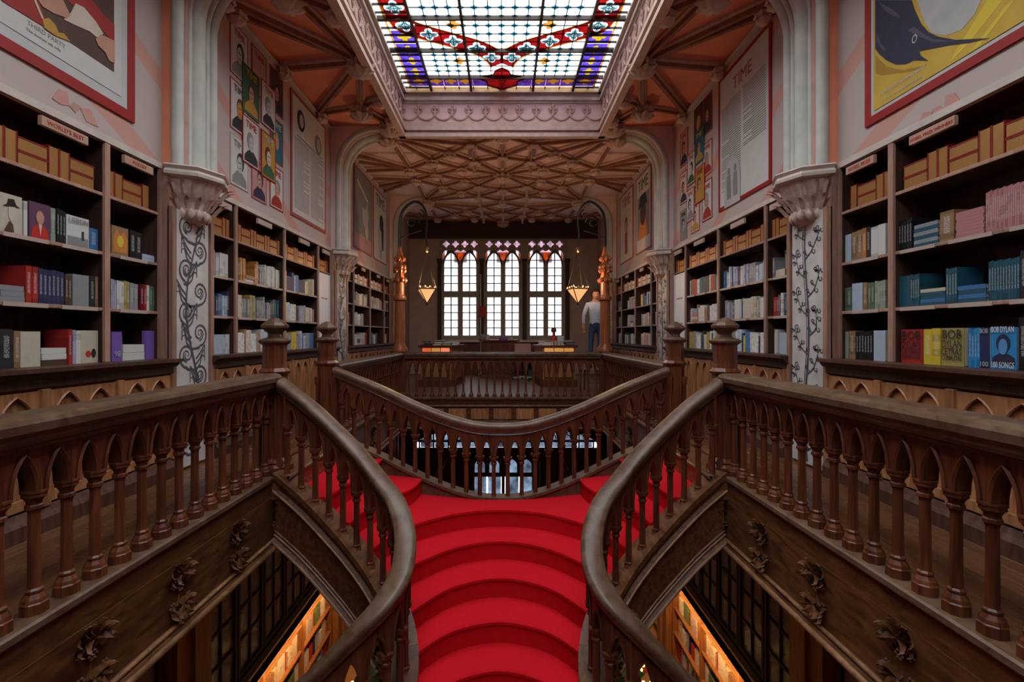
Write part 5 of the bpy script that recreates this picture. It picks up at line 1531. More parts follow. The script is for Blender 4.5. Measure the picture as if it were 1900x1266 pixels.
o = find(-1, 2, 2, 'cream'); on_face(o, -1, [('hat', [(0.1,0.66),(0.9,0.7),(0.72,0.76),(0.62,0.9),(0.35,0.88),(0.3,0.75)], 'p_hair'), ('face', [(0.36,0.68),(0.68,0.7),(0.66,0.45),(0.5,0.3),(0.36,0.42)], 'p_cream'), ('collar', [(0.15,0.05),(0.6,0.05),(0.55,0.25),(0.4,0.32)], 'p_brown')])
o = find(-1, 2, 2, 'plum'); on_face(o, -1, [('coat', [(0.08,0.02),(0.95,0.02),(0.85,0.3),(0.6,0.42),(0.4,0.42),(0.15,0.3)], 'p_red'), ('face', blob(0.5,0.6,0.19,0.19), 'p_skin'), ('shirt', [(0.42,0.42),(0.58,0.42),(0.5,0.1)], 'p_cream')])
o = find(-1, 2, 2, 'white'); on_face(o, -1, [('picture', Rr(0.04,0.96,0.03,0.33), 'p_grey'), ('figure', Rr(0.66,0.76,0.25,0.55), 'ink')]); on_face_text(o, -1, [('LISBON', 0.78, 0.05)], 'ink_grey')
o = find(-1, 2, 0, 'cream', 'face', 1); on_face(o, -1, [('rose', blob(0.42,0.28,0.16,0.10), 'p_red'), ('head', blob(0.72,0.3,0.13,0.14), 'p_hair')])
o = find(-1, 3, 2, 'tan'); on_face(o, -1, [('flames', [(0.1,0.1),(0.9,0.12),(0.95,0.6),(0.7,0.9),(0.5,0.7),(0.3,0.92),(0.08,0.6)], 'p_orange'), ('glare', blob(0.5,0.5,0.2,0.2), 'p_yellow')])
o = find(-1, 3, 0, 'purple'); on_face_text(o, -1, [('98', 0.16, 0.06)], 'p_lightgrey')
# middle bay: rows of spines
PALS = [['white','white','cream','lavender','grey','white','pale','rose','dark'], ['cream','white','tan','orange','white','grey','brown','pale'], ['white','pale','blue','lavender','grey','white','yellow','navy'], ['dark','cream','grey','white','red','teal','mustard','white']]
def fill(s, bi, ci, row, a, b, pal, share, tmin=0.03, tmax=0.065, make=True, sink=None):
    r = RND; y = a+0.02
    items = []
    while y < a + (b-a)*share:
        u = r.random()
        col = r.choice(pal)
        if u < 0.10 and b-y > 0.22:
            items.append(('face', y, y+0.15, 0, r.uniform(0.20,0.25), col)); y += 0.155
        elif u < 0.17 and b-y > 0.24:
            n = r.choice((2,3)); z = 0
            for k in range(n):
                items.append(('flat', y, y+0.19, z, 0.04, r.choice(pal))); z += 0.0405
            y += 0.195
        else:
            n = r.choice((1,1,2,3))
            t_ = r.uniform(tmin, tmax); h = r.uniform(0.19,0.27)
            for k in range(n):
                if y+t_ > b-0.02: y = b; break
                items.append(('spine', y, y+t_-0.001, 0, h, col)); y += t_
    for (m_, y0, y1, z, h, col) in items:
        if y1 > b-0.02: continue
        if make: put_book(s, bi, ci, row, y0, y1, z, h, m_, col, depth=0.16+0.02*r.random(), back=0.02+0.02*r.random())
        else: sink.append((s, SHELF[row]+z, y0, y1, h, m_, col))
sinks = {-1: [], 1: []}
for s in (-1, 1):
    for ci in range(4):
        a, b = BAYS[1][ci]+0.018, BAYS[1][ci+1]-0.018
        if ci == 3: continue
        for row in range(3):
            sh = 0.96 if row else 0.9
            fill(s, 1, ci, row, a, b, PALS[(ci+row*2+(s > 0)) % 4], sh, 0.033, 0.058, make=(ci == 0 or (ci == 1 and row > 0)), sink=sinks[s])
    for ci in range(4):
        a, b = BAYS[2][ci]+0.018, BAYS[2][ci+1]-0.018
        for row in range(3):
            if s < 0 and ci == 2 and row == 1: continue
            fill(s, 2, ci, row, a, b, PALS[(ci*3+row+(s > 0)) % 4], 0.55 + 0.4*RND.random(), 0.026, 0.048, make=False, sink=sinks[s])
for s, sn in SIDES:
    cl_ = sorted({x[6] for x in sinks[s]})
    mb = MB()
    for (ss, z, y0, y1, h, m_, col) in sinks[s]:
        mb.mi = cl_.index(col)
        a, b = sorted((s*(WX+0.03), s*(WX+0.19)))
        mb.box(a, b, y0, y1, z, z+h)
    mats = []
    for c in cl_:
        if 'bk_'+c not in MAT: basic('bk_'+c, COLS[c], 0.5, var=0.25, scale=25.0)
        mats.append('bk_'+c)
    tag(obj('shelved_books', mb, mats), 'rows of mixed books on the further %s hand shelves' % sn, 'books', None, 'stuff')
# gilt edged volumes along the top shelves
def gilt_row(s, bi, ci, a, b):
    y = a+0.02; k = 0
    w_ = 0.078 if bi == 0 else 0.066
    h = 0.20
    pat = ['u','u','s','u','u','s'] if b-a > 0.9 else ['u','u','s','u','u','u']
    while True:
        p = pat[k % len(pat)]; k += 1
        if p == 'u':
            if y+w_ > b-0.01: break
            put_book(s, bi, ci, 3, y, y+w_-0.002, 0, h, 'fore', 'gilt', depth=0.15, back=0.02, gilt=True); y += w_
        else:
            if y+0.2 > b-0.01:
                if k < 20: continue
                break
            for q in range(2):
                put_book(s, bi, ci, 3, y+0.002, y+0.196, q*0.088, 0.086, 'flatfore', 'gilt', depth=0.15, back=0.02, gilt=True)
            y += 0.2
        if k > 40: break
for s in (-1, 1):
    for bi in range(3):
        for ci in range(4):
            a, b = BAYS[bi][ci]+0.018, BAYS[bi][ci+1]-0.018
            if bi == 0 and ci < 2: continue
            gilt_row(s, bi, ci, a, b)
for (s, bi, ci, row), L_ in cells.items():
    L_.sort(key=lambda c: (c[0], c[1]))
    sn = 'left' if s < 0 else 'right'
    if s > 0: cn = ORD[ci+1]
    else: cn = ORD[ci+1]
    for k, (y_, dz, o, col, mode, gilt) in enumerate(L_):
        how = {'flat':' lying flat', 'flatfore':' lying flat', 'face':' facing out'}.get(mode, '')
        nm = 'gilt-edged volume' if gilt else col + ' book'
        tag(o, '%s%s, %s from left, %s shelf, %s compartment, %s %s bookcase' % (nm, how, ORD[min(k+1, 45)], SHNAME[row], cn, near[bi], sn), 'book',
            ('gilt-edged volumes on the top shelves' if gilt else 'books on the gallery shelves'))

# ------------------------------------------------------------------ lamp posts with hanging lamps at the far corners
for s, sn in SIDES:
    t = thing('lamp_post', (s*RX, YF, 0), 'turned orange wooden lamp column with iron arm on the %s far corner newel' % sn, 'lamp post')
    c = (s*RX, YF, 0)
    obj('newel', MB().lathe([(0.16,0),(0.16,0.06),(0.12,0.10),(0.12,0.80),(0.15,0.84),(0.16,0.88)], 8, c, smooth=False, phase=PI/8), 'wood_dark', t)
    obj('shaft', MB().lathe([(0.15,0.88),(0.15,0.94),(0.11,0.99),(0.10,1.05),(0.095,1.86),(0.125,1.88),(0.125,1.94),(0.095,1.97),(0.085,2.02),(0.08,2.22)], 16, c, smooth=True, mod=leafmod(8, 0.03)), 'wood_orange', t)
    cr = MB().lathe([(0.07,2.22),(0.09,2.3),(0.06,2.42),(0.085,2.5),(0.055,2.62),(0.07,2.7),(0.035,2.86),(0.02,3.0)], 12, c, mod=leafmod(6, 0.1))
    for z, n, R_ in ((2.26,8,0.11), (2.45,7,0.10), (2.52,7,0.095), (2.68,6,0.085)):
        for i in range(n):
            a = 2*PI*i/n+z
            cr.lathe([(0,-0.05),(0.03,-0.015),(0.034,0.015),(0.012,0.05),(0,0.06)], 5, (c[0]+R_*math.cos(a), c[1]+R_*math.sin(a), z), mod=leafmod(5, 0.25))
    obj('carved_crown', cr, 'wood_orange', t)
    xl = s*1.47
    arm = catmull([(s*RX, YF, 2.9), (s*RX, YF, 3.3), (s*(RX-0.06), YF, 3.62), (s*(RX-0.28), YF, 3.80), (s*(RX-0.46), YF, 3.70), (s*(RX-0.53), YF, 3.45), (s*(RX-0.51), YF, 3.15), (xl, YF, 2.96)], 7)
    am = MB().tube(arm, [0.030-0.00028*i for i in range(len(arm))], 7)
    obj('iron_arm', am, 'iron', t)
    sc = MB()
    sc.tube([(s*(RX-0.24)-s*p[0], YF, p[1]) for p in spiral((0, 3.40), 0.14, 0, 1.4, 18, 1)], 0.014, 5)
    sc.tube([(s*(RX-0.02), YF, 3.10), (s*(RX-0.2), YF, 3.17), (s*(RX-0.42), YF, 3.24)], 0.012, 5)
    sc.tube([(s*(RX-0.40)+s*p[0], YF, p[1]) for p in spiral((0, 3.55), 0.09, PI/2, 1.2, 14, 1)], 0.012, 5)
    obj('scroll', sc, 'iron', t)
    # hanging lamp
    l = thing('hanging_lamp', (xl, YF, 1.8), 'amber glass pyramid lamp hanging from the %s iron arm' % sn, 'lamp', 'hanging lamps')
    ch = MB().tube([(xl, YF, 2.97), (xl, YF, 2.84)], 0.01, 5)
    for k in range(4):
        a = PI/4+k*PI/2+0.25
        ch.tube([(xl, YF, 2.86), (xl+0.215*math.cos(a), YF+0.215*math.sin(a), 2.14)], 0.0028, 4)
    obj('chain', ch, 'iron', l)
    hk = MB().lathe([(0,2.80),(0.04,2.83),(0.025,2.86),(0.04,2.90),(0,2.93)], 8, (xl, YF, 0)); obj('hook', hk, 'brass', l)
    R0 = 0.225; ph = 0.25
    cor = [(xl+R0*math.cos(PI/4+k*PI/2+ph), YF+R0*math.sin(PI/4+k*PI/2+ph), 2.10) for k in range(4)]
    tip = (xl, YF, 1.82)
    for k in range(4):
        p, q = Vector(cor[k]), Vector(cor[(k+1) % 4])
        cc = (p+q+Vector(tip))/3; n_ = (q-p).cross(Vector(tip)-p).normalized()*0.004
        mb = MB().quads([p-n_, q-n_, Vector(tip)-n_, p+n_, q+n_, Vector(tip)+n_], [(0,1,2),(5,4,3),(0,3,4,1),(1,4,5,2),(2,5,3,0)])
        obj('glass_panel', mb, 'lamp_glass', l)
        obj('rib', MB().tube([cor[k], tip], 0.010, 5), 'iron', l)
    rm = MB()
    for k in range(4):
        rm.tube([cor[k], cor[(k+1) % 4]], 0.02, 5)
    for k in range(12):
        p = Vector(cor[k//3]).lerp(Vector(cor[(k//3+1) % 4]), (k % 3)/3)
        rm.lathe([(0,-0.01),(0.026,0.005),(0.026,0.03),(0,0.055)], 6, p)
    obj('crown_rim', rm, 'brass', l)
    obj('finial', MB().lathe([(0,-0.05),(0.016,-0.03),(0.02,-0.01),(0.01,0.01)], 8, tip), 'iron', l)
    li = bpy.data.lights.new('lamp_bulb', 'POINT'); li.energy = 42; li.color = (1.0,0.66,0.38); li.shadow_soft_size = 0.05
    lo = bpy.data.objects.new('lamp_bulb', li); COL.objects.link(lo); lo.parent = l; lo.location = (0, 0, 0.42)

# ------------------------------------------------------------------ display tables, desk and things of the far hall
def display_table(s, x0, x1, name_label, glow_cols):
    y0, y1 = 11.25, 12.45
    t = thing('display_table', ((x0+x1)/2, y0, 0), name_label, 'table', 'display tables')
    xi = x1+0.18 if s < 0 else x1; xo = x0 if s < 0 else x0-0.12
    P = [(x0,y0),(x1,y0),(xi,y1),(xo,y1)]
    ins = lambda k: [(p[0]+(0.05*k if p[0] < (x0+x1)/2 else -0.05*k), p[1]+(0.05*k if p[1] == y0 else -0.05*k)) for p in P]
    pl = lambda poly, z0, z1: MB().plate([poly], lambda u, v, d: (u, v, d), z0, z1)
    obj('plinth', pl(P, 0, 0.16), 'wood_dark', t)
    obj('body', pl(ins(1), 0.16, 0.80), 'wood_ground', t)
    obj('top', pl(P, 0.91, 0.96), 'wood_dark', t)
    obj('upper_case', pl(ins(1), 0.80, 0.91), 'wood_ground', t)
    w_ = (x1-x0-0.16)/3
    for k in range(3):
        a = x0+0.08+k*w_
        obj('lit_panel', MB().box(a+0.01, a+w_-0.01, y0+0.035, y0+0.052, 0.815, 0.90), glow_cols[k], t)
        pb = MB().plate([RECT(a+0.01, a+w_-0.01, 0.19, 0.78), lancet(a+0.03, a+w_-0.03, 0.22, 0.55, 0.74)], lambda u, v, d: (u, d, v), y0+0.025, y0+0.05)
        obj('front_panel', pb, 'wood_dark', t)
        obj('niche', MB().box(a+0.02, a+w_-0.02, y0+0.051, y0+0.056, 0.20, 0.76), glow_cols[(k+1) % 3], t)
    return t
glow('niche_red', (1.0,0.16,0.06), 0.55); glow('niche_amber', (1.0,0.45,0.10), 0.40); glow('niche_rose', (1.0,0.24,0.12), 0.8)
display_table(-1, -1.96, -1.15, 'octagonal wooden display table with red lit panels, left of the desk', ['niche_red','niche_amber','niche_rose'])
display_table(1, 0.88, 1.74, 'wooden display table with amber lit panels, right of the desk', ['niche_amber','niche_amber','niche_amber'])
def pile(x0, x1, y, z, n, cols, label, h=0.022):
    zz = z
    for k in range(n):
        col = cols[k % len(cols)]
        o = link('book', UB['flat'], None, (x0+0.01*((k*3) % 4), y+0.008*((k*5) % 3), zz+0.0005)); o.scale = (x1-x0-0.02, 0.16, h)
        o.color = (*COLS[col], 1); zz += h+0.001
        tag(o, '%s book, %s from bottom of pile %s' % (col, ORD[k+1], label), 'book', 'books piled on the display tables')
pile(-1.88, -1.66, 11.32, 0.96, 4, ['dark','black','grey','dark'], 'at left end of left display table')
pile(-1.62, -1.42, 11.35, 0.96, 3, ['cream','green','white'], 'in the middle of left display table')
pile(-1.40, -1.20, 11.32, 0.96, 3, ['yellow','teal','pale'], 'at the right end of left display table')
pile(-1.30, -1.08, 11.9, 0.96, 4, ['white','pale','white','lavender'], 'at the back of left display table')
pile(-1.66, -1.40, 11.75, 0.96, 5, ['teal','green','pale','teal','sage'], 'behind the middle of left display table')
pile(0.94, 1.14, 11.35, 0.96, 3, ['white','cream','white'], 'at the left end of right display table')
pile(1.48, 1.70, 11.4, 0.96, 3, ['dark','grey','black'], 'at the right end of right display table')
pile(0.86, 1.02, 11.9, 0.96, 4, ['pale','white','lavender','white'], 'at the back of right display table')
for k, x in enumerate((1.16, 1.24, 1.32, 1.40)):
    mb = MB().lathe([(0.032,0),(0.034,0.02),(0.032,0.09),(0.036,0.10),(0.03,0.10)], 10, (0,0,0))
    tag(obj('mug', mb, 'mat_white', None, (x, 11.34, 0.9605)), 'small white mug, %s from left on right display table' % ORD[k+1], 'mug', 'white mugs in a row')
# standing display card with red bottle on the right table
t = thing('display_figure', (1.22, 11.62, 0.96), 'red bottle shaped figure standing on the right display table', 'figure')
obj('body', MB().lathe([(0.06,0),(0.065,0.05),(0.06,0.18),(0.03,0.24),(0.028,0.30)], 10, (1.22,11.62,0.9605)), 'p_red', t)
obj('head', MB().lathe([(0.028,0.30),(0.06,0.32),(0.065,0.36),(0.05,0.41),(0,0.43)], 10, (1.22,11.62,0.9605)), 'p_brown', t)
t = thing('display_box', (1.38, 11.66, 0.96), 'pale blue gift box behind the mugs on right display table', 'box')
obj('box', MB().bbox(1.31, 1.45, 11.6, 11.74, 0.9605, 1.13), 'p_shirt', t); obj('lid', MB().bbox(1.305, 1.455, 11.595, 11.745, 1.13, 1.17), 'p_white', t)
# desk
t = thing('desk', (-0.12, 13.5, 0), 'dark carved wooden counter desk below the window', 'desk')
obj('body', MB().box(-0.58, 0.38, 13.52, 14.1, 0.08, 1.02), 'wood_dark', t)
obj('plinth', MB().bbox(-0.62, 0.42, 13.47, 14.12, 0, 0.10), 'wood_dark', t)
obj('top', MB().bbox(-0.66, 0.46, 13.42, 14.15, 1.02, 1.07), 'wood_dark', t)
for k in range(4):
    a = -0.56+0.235*k
    obj('front_panel', MB().plate([RECT(a, a+0.225, 0.14, 0.98), lancet(a+0.03, a+0.195, 0.2, 0.7, 0.92)], lambda u, v, d: (u, d, v), 13.495, 13.52), 'wood_dark', t)
tag(obj('document_box', MB().bbox(-0.12, 0.14, 13.5, 13.7, 0, 0.07), 'p_violet', None, (0,0,1.0705)), 'low purple box on the dark desk', 'box')
t = thing('bell', (0.24, 13.55, 1.07), 'small round white desk bell on the dark desk', 'bell')
obj('dome', MB().lathe([(0.06,0),(0.06,0.015),(0.045,0.05),(0,0.06)], 12, (0.24,13.55,1.0705)), 'mat_white', t); obj('button', MB().lathe([(0.01,0.06),(0.01,0.075),(0,0.08)], 8, (0.24,13.55,1.0705)), 'brass', t)
tag(obj('jar', MB().lathe([(0.04,0),(0.05,0.03),(0.05,0.10),(0.035,0.13),(0.04,0.15)], 12), 'p_shirt', None, (-0.42, 13.55, 1.0705)), 'pale blue jar on the left of the dark desk', 'jar')
tag(obj('lidded_pot', MB().lathe([(0.06,0),(0.08,0.04),(0.07,0.10),(0.03,0.13),(0.015,0.16),(0,0.17)], 12), 'p_grey', None, (-0.58, 13.6, 1.0705)), 'grey lidded pot on the left corner of the dark desk', 'pot')
# sign on a stand
t = thing('sign_stand', (-0.63, 14.3, 0), 'round red sign on thin white stand left of desk', 'sign')
obj('base', MB().lathe([(0.16,0),(0.16,0.02),(0.03,0.04)], 14, (-0.66,14.3,0)), 'iron', t)
obj('pole', MB().tube([(-0.66,14.3,0.03),(-0.66,14.3,3.0)], 0.016, 6), 'mat_white', t)
obj('sign_face', MB().bbox(-0.72, -0.50, 14.27, 14.29, 1.72, 2.05, 0.01), 'frame_red', t)
# office chair
t = thing('office_chair', (0.52, 12.9, 0), 'dark office chair with rose jacket in front of the window wall', 'chair')
cx, cy = 0.52, 12.9
obj('seat', MB().bbox(cx-0.23, cx+0.23, cy-0.22, cy+0.22, 0.44, 0.52, 0.02), 'iron', t)
obj('backrest', MB().bbox(cx-0.21, cx+0.21, cy-0.24, cy-0.18, 0.60, 0.98, 0.02), 'p_rose', t)
obj('back_post', MB().tube([(cx, cy-0.1, 0.45), (cx, cy-0.22, 0.55), (cx, cy-0.21, 0.75)], 0.02, 6), 'iron', t)
obj('column', MB().tube([(cx,cy,0.08),(cx,cy,0.45)], 0.025, 8), 'iron', t)
for k in range(5):
    a = 2*PI*k/5+0.3
    lg = obj('leg', MB().tube([(cx,cy,0.10),(cx+0.26*math.cos(a),cy+0.26*math.sin(a),0.06)], 0.018, 6), 'mat_white', t)
    obj('castor', MB().lathe([(0,0),(0.025,0.01),(0.025,0.04),(0,0.05)], 8, (cx+0.26*math.cos(a),cy+0.26*math.sin(a),0)), 'iron', lg)
# pedestal cabinet
t = thing('pedestal_cabinet', (0.85, 13.3, 0), 'low dark green pedestal cabinet right of the office chair', 'cabinet')
obj('body', MB().bbox(0.68, 0.98, 13.1, 13.5, 0.03, 0.66), 'p_green', t)
for k in range(3):
    d_ = obj('drawer', MB().bbox(0.70, 0.96, 13.08, 13.10, 0.06+0.2*k, 0.24+0.2*k, 0.004), 'p_green', t)
    obj('handle', MB().box(0.78, 0.88, 13.065, 13.08, 0.15+0.2*k, 0.165+0.2*k), 'brass', d_)
# library steps and the visitor standing on them
sx, sy = 2.0, 10.35
t = thing('step_stool', (sx, sy, 0), 'low wooden library step stool behind the far balustrade on the right', 'stool')
for k, (z, y) in enumerate(((0.24, sy-0.22), (0.48, sy+0.05))):
    obj('tread', MB().bbox(sx-0.24, sx+0.24, y-0.14, y+0.16, z-0.03, z, 0.005), 'wood_upright', t)
for dx in (-0.22, 0.22):
    for (y0, y1) in ((sy-0.32, sy-0.05), (sy+0.20, sy+0.18)):
        obj('leg', MB().tube([(sx+dx, y0, 0), (sx+dx, y1, 0.46)], 0.02, 6), 'wood_dark', t)
def skin_mesh(name, verts, edges, radii, mats, sub=2):
    me = bpy.data.meshes.new(name)
    me.from_pydata(verts, edges, [])
    o = bpy.data.objects.new(name, me); COL.objects.link(o)
    md = o.modifiers.new('skin', 'SKIN'); md.use_smooth_shade = True
    for i, r in enumerate(radii):
        sv = me.skin_vertices[0].data[i]; sv.radius = (r, r) if not isinstance(r, tuple) else r; sv.use_root = (i == 0)
    sb = o.modifiers.new('sub', 'SUBSURF'); sb.levels = sub; sb.render_levels = sub
    dg = bpy.context.evaluated_depsgraph_get()
    m2 = bpy.data.meshes.new_from_object(o.evaluated_get(dg))
    bpy.data.objects.remove(o)
    m2.materials.clear()
    for m_ in mats: m2.materials.append(MAT[m_])
    for p in m2.polygons: p.use_smooth = True
    return m2
px_, py_, pz_ = 1.99, 10.38, 0.48
V = [(0,0,0.88),(0,0,1.02),(0,0.01,1.20),(0,0,1.36),(0,0.0,1.45),(0,-0.01,1.53),(0,-0.02,1.62),
     (0.09,0,0.86),(0.10,-0.01,0.46),(0.10,0.02,0.09),(0.10,-0.10,0.03), (-0.09,0,0.86),(-0.11,-0.03,0.46),(-0.12,0.0,0.09),(-0.12,-0.12,0.03),
     (0.17,0,1.37),(0.23,0.03,1.13),(0.20,-0.10,0.93),(0.19,-0.16,0.88), (-0.17,0,1.37),(-0.25,0.02,1.13),(-0.27,-0.10,0.92),(-0.27,-0.14,0.86)]
E_ = [(0,1),(1,2),(2,3),(3,4),(4,5),(5,6),(0,7),(7,8),(8,9),(9,10),(0,11),(11,12),(12,13),(13,14),(3,15),(15,16),(16,17),(17,18),(3,19),(19,20),(20,21),(21,22)]
R__ = [0.125,0.125,0.14,0.13,0.055,0.075,0.085, 0.085,0.055,0.040,0.035, 0.085,0.055,0.040,0.035, 0.062,0.045,0.034,0.028, 0.062,0.045,0.034,0.028]
bm_ = skin_mesh('person_body', V, E_, R__, ['p_skin', 'p_shirt', 'p_jeans', 'p_hair'])
for p in bm_.polygons:
    c = p.center
    if c.z < 0.10: p.material_index = 3
    elif c.z < 0.97 and abs(c.x) < 0.19 and not (c.x > 0.15 and c.y < -0.05): p.material_index = 2
    elif c.z < 1.43 and not (abs(c.x) > 0.14 and c.z < 0.97): p.material_index = 1
pr_ = thing('person', (px_, py_, pz_), 'person in pale blue shirt and jeans standing on step stool behind right lamp column', 'person')
link('body', bm_, pr_, (px_, py_, pz_))
hd = MB()
hd.lathe([(0,-0.02),(0.07,0.0),(0.098,0.05),(0.105,0.10),(0.10,0.15),(0.07,0.20),(0,0.225)], 14, (px_, py_+0.015, pz_+1.50))
obj('hair', hd, 'p_hair', pr_)
fc = MB().lathe([(0,1.475),(0.045,1.485),(0.07,1.53),(0.078,1.58),(0.07,1.63),(0,1.66)], 12, (px_, py_-0.05, pz_), sy=0.9)
fo = obj('face', fc, 'p_skin', pr_)
ft_ = MB().lathe([(0,-0.02),(0.012,-0.012),(0.008,0.02),(0,0.03)], 6, (px_, py_-0.125, pz_+1.565)); obj('nose', ft_, 'p_skin', fo)
for dx in (-0.03, 0.03): obj('eye', MB().lathe([(0,-0.007),(0.009,0),(0,0.007)], 6, (px_+dx, py_-0.113, pz_+1.595)), 'ink', fo)
obj('mouth', MB().box(px_-0.022, px_+0.022, py_-0.118, py_-0.105, pz_+1.528, pz_+1.536), 'p_red_coat', fo)
for (hx, hy, hz, dx) in ((0.19,-0.17,0.87,0.0), (-0.275,-0.15,0.85,0.0)):
    hm = MB()
    hm.lathe([(0,-0.05),(0.026,-0.03),(0.032,0.0),(0.024,0.03),(0,0.04)], 8, (px_+hx, py_+hy, pz_+hz), sy=0.6)
    for q in range(4):
        b0 = Vector((px_+hx+(q-1.5)*0.014*(1-abs(dx)), py_+hy-0.004, pz_+hz-0.03+(q-1.5)*0.014*abs(dx)))
        dirv = Vector((dx*0.045, -0.02, -0.05*(1-abs(dx))-0.01))
        hm.tube([b0, b0+dirv*0.6, b0+dirv+Vector((0,-0.012,0))], [0.008,0.0075,0.006], 5)
    b0 = Vector((px_+hx+0.02*(1-abs(dx)), py_+hy-0.01, pz_+hz+0.01))
    hm.tube([b0, b0+Vector((0.01*(1-abs(dx))-0.02*abs(dx), -0.03, -0.02))], [0.009,0.007], 5)
    obj('hand', hm, 'p_skin', pr_)

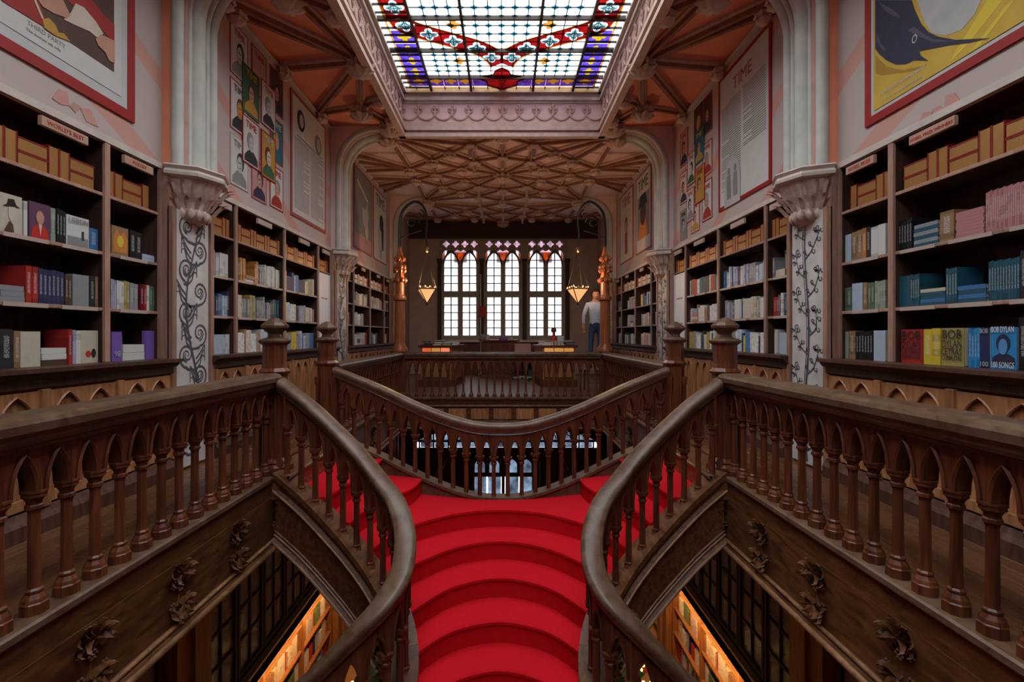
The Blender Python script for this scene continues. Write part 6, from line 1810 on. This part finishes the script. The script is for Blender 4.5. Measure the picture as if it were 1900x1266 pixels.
# ------------------------------------------------------------------ ground floor: glazed cabinets above lit open shelves
for s, sn in SIDES:
    for bi, (y0, y1) in enumerate(((4.72,8.18), (8.77,12.4), (0.66,4.13))):
        nm = ('middle','far','near')[bi]
        X = lambda a, b: sorted((s*a, s*b))
        t = thing('glazed_cabinet', (s*WX, (y0+y1)/2, -2.7), 'dark glazed wall cabinet of the ground floor, %s bay on the %s' % (nm, sn), 'cabinet', 'ground floor glazed cabinets')
        obj('head_rail', MB().box(*X(WX-0.02, WX+0.02), y0, y1, -0.75, -0.62), 'wood_back', t); obj('sill_rail', MB().box(*X(WX-0.05, WX+0.02), y0, y1, -2.78, -2.60), 'wood_back', t)
        obj('back_board', MB().box(*X(WX+0.28, WX+0.33), y0, y1, -2.7, -0.62), 'wood_back', t)
        n = 6; wd = (y1-y0)/n
        for k in range(n):
            a = y0+k*wd
            dr = obj('door_leaf', MB().plate([RECT(a+0.01, a+wd-0.01, -2.60, -0.75), RECT(a+0.05, a+wd-0.05, -2.54, -0.80)], lambda u, v, d: (s*(WX-d), u, v), 0.0, 0.03), 'wood_back', t)
            ml_ = MB().box(*X(WX-0.02, WX), a+wd/2-0.012, a+wd/2+0.012, -2.54, -0.80)
            for q in range(1, 5): ml_.box(*X(WX-0.018, WX), a+0.05, a+wd-0.05, -2.54+0.348*q-0.011, -2.54+0.348*q+0.011)
            obj('muntin', ml_, 'wood_back', dr)
            if bi == 2 and a+wd < 2.8: continue
            for q in range(5):
                for e in range(2):
                    u0 = a+0.05+e*(wd/2-0.05); u1 = u0+(wd/2-0.05)
                    key = ('cg', round(u1-u0, 3), s)
                    if key not in ptile: ptile[key] = MB().box(-0.003, 0.003, 0, u1-u0, 0, 0.348).mesh('pane', 'cabinet_glass')
                    link('pane', ptile[key], dr, (s*(WX+0.003), u0, -2.54+0.348*q))
        # dim things behind the glass
        mb = MB(); r = random.Random(20+bi)
        mats = ['bk_white','bk_grey','bk_dark','bk_red','bk_mustard','bk_pale']
        for c in ('white','grey','dark','red','mustard','pale'):
            if 'bk_'+c not in MAT: basic('bk_'+c, COLS[c], 0.5, var=0.25, scale=25.0)
        for z in (-2.6, -2.2, -1.8, -1.4):
            y = y0+0.1
            while y < y1-0.1:
                w_ = r.uniform(0.04, 0.12); h = r.uniform(0.16, 0.3)
                mb.mi = r.randrange(6)
                mb.box(*X(WX+0.08, WX+0.24), y, y+w_, z, z+h); y += w_+r.choice((0.002, 0.002, 0.08))
        mb2 = MB()
        tag(obj('cabinet_books', mb, mats), 'books behind the glass doors, %s bay of ground floor on the %s' % (nm, sn), 'books', None, 'stuff')
        for z in (-2.62, -2.22, -1.82, -1.42): obj('shelf', MB().box(*X(WX+0.05, WX+0.28), y0, y1, z, z+0.02), 'wood_back', t)
        # open shelves below
        t = thing('open_shelves', (s*WX, (y0+y1)/2, GZ), 'warmly lit open bookshelves of the ground floor, %s bay on the %s' % (nm, sn), 'bookcase', 'ground floor open shelves')
        obj('back_board', MB().box(*X(WX+0.28, WX+0.33), y0, y1, GZ, -2.7), 'wood_ground', t)
        for z in (-2.98, -3.36, -3.78, -4.2): obj('shelf', MB().bbox(*X(WX-0.02, WX+0.28), y0, y1, z-0.03, z, 0.004), 'wood_ground', t)
        for k in range(4):
            y = y0+(y1-y0)*k/3
            obj('upright', MB().box(*X(WX-0.03, WX+0.28), max(y-0.02, y0), min(y+0.02, y1), GZ, -2.78), 'wood_ground', t)
        mb = MB(); cls = ['bk_white','bk_red','bk_cream','bk_navy','bk_green','bk_orange','bk_lavender','bk_tan']
        for c in ('cream','navy','green','orange','lavender','tan'):
            if 'bk_'+c not in MAT: basic('bk_'+c, COLS[c], 0.5, var=0.25, scale=25.0)
        for z in (-2.98, -3.36, -3.78, -4.2):
            y = y0+0.05
            while y < y1-0.1:
                w_ = r.uniform(0.03, 0.07); h = r.uniform(0.2, 0.3) if z < -3 else r.uniform(0.13, 0.18); mb.mi = r.randrange(8)
                for q in range(r.choice((1, 2, 3))):
                    if y+w_ > y1-0.04: break
                    mb.box(*X(WX+0.03, WX+0.2), y, y+w_-0.002, z, z+h); y += w_
                y += r.choice((0, 0, 0.05))
        tag(obj('lit_books', mb, cls), 'colourful books on lit open shelves, %s bay of ground floor on the %s' % (nm, sn), 'books', None, 'stuff')
        st_ = thing('shelf_light', (s*(WX-0.08), (y0+y1)/2, -2.80), 'warm strip light under glazed cabinet, %s bay on the %s' % (nm, sn), 'light', 'shelf strip lights')
        obj('tube', MB().box(*X(WX-0.10, WX-0.07), y0+0.1, y1-0.1, -2.80, -2.785), 'strip_light', st_)
        obj('housing', MB().box(*X(WX-0.11, WX-0.05), y0+0.08, y1-0.08, -2.785, -2.77), 'iron', st_)
        ar = bpy.data.lights.new('strip_lamp', 'AREA'); ar.shape = 'RECTANGLE'; ar.size = 0.06; ar.size_y = y1-y0-0.3; ar.energy = 26; ar.color = (1.0,0.47,0.14)
        ao = bpy.data.objects.new('strip_lamp', ar); COL.objects.link(ao); ao.parent = st_; ao.location = (s*-0.12, 0, -0.03)
        ao.rotation_euler = (0, s*-0.75, 0)
# little decorated fir trees on the ground floor
for s, sn in SIDES:
    c = (s*1.72, 7.3, GZ)
    t = thing('decorated_fir', c, 'small fir tree with golden lights at the foot of the stairs, %s side' % sn, 'fir tree')
    obj('pot', MB().lathe([(0.14,0),(0.2,0.3),(0.22,0.32)], 12, c), 'p_brown', t)
    fr_ = MB()
    for k in range(6):
        z = 0.3+0.19*k; R_ = 0.46-0.07*k
        fr_.lathe([(R_,z),(R_*0.6,z+0.14),(0.03,z+0.32)], 18, c, mod=leafmod(9, 0.12))
    obj('foliage', fr_, 'p_pine', t)
    r = random.Random(9)
    bl = MB().lathe([(0,-0.03),(0.024,-0.018),(0.03,0),(0.024,0.018),(0,0.03)], 8).mesh('bauble', 'fairy_light')
    bl2 = MB().lathe([(0,-0.03),(0.024,-0.018),(0.03,0),(0.024,0.018),(0,0.03)], 8).mesh('bauble', 'p_red')
    for k in range(60):
        v = r.random(); a = r.random()*2*PI; R_ = 0.47*(1-v)+0.06
        link('bauble', bl if k % 3 else bl2, t, (c[0]+R_*math.cos(a), c[1]+R_*math.sin(a), c[2]+0.36+v*1.05))
bpy.context.view_layer.update()
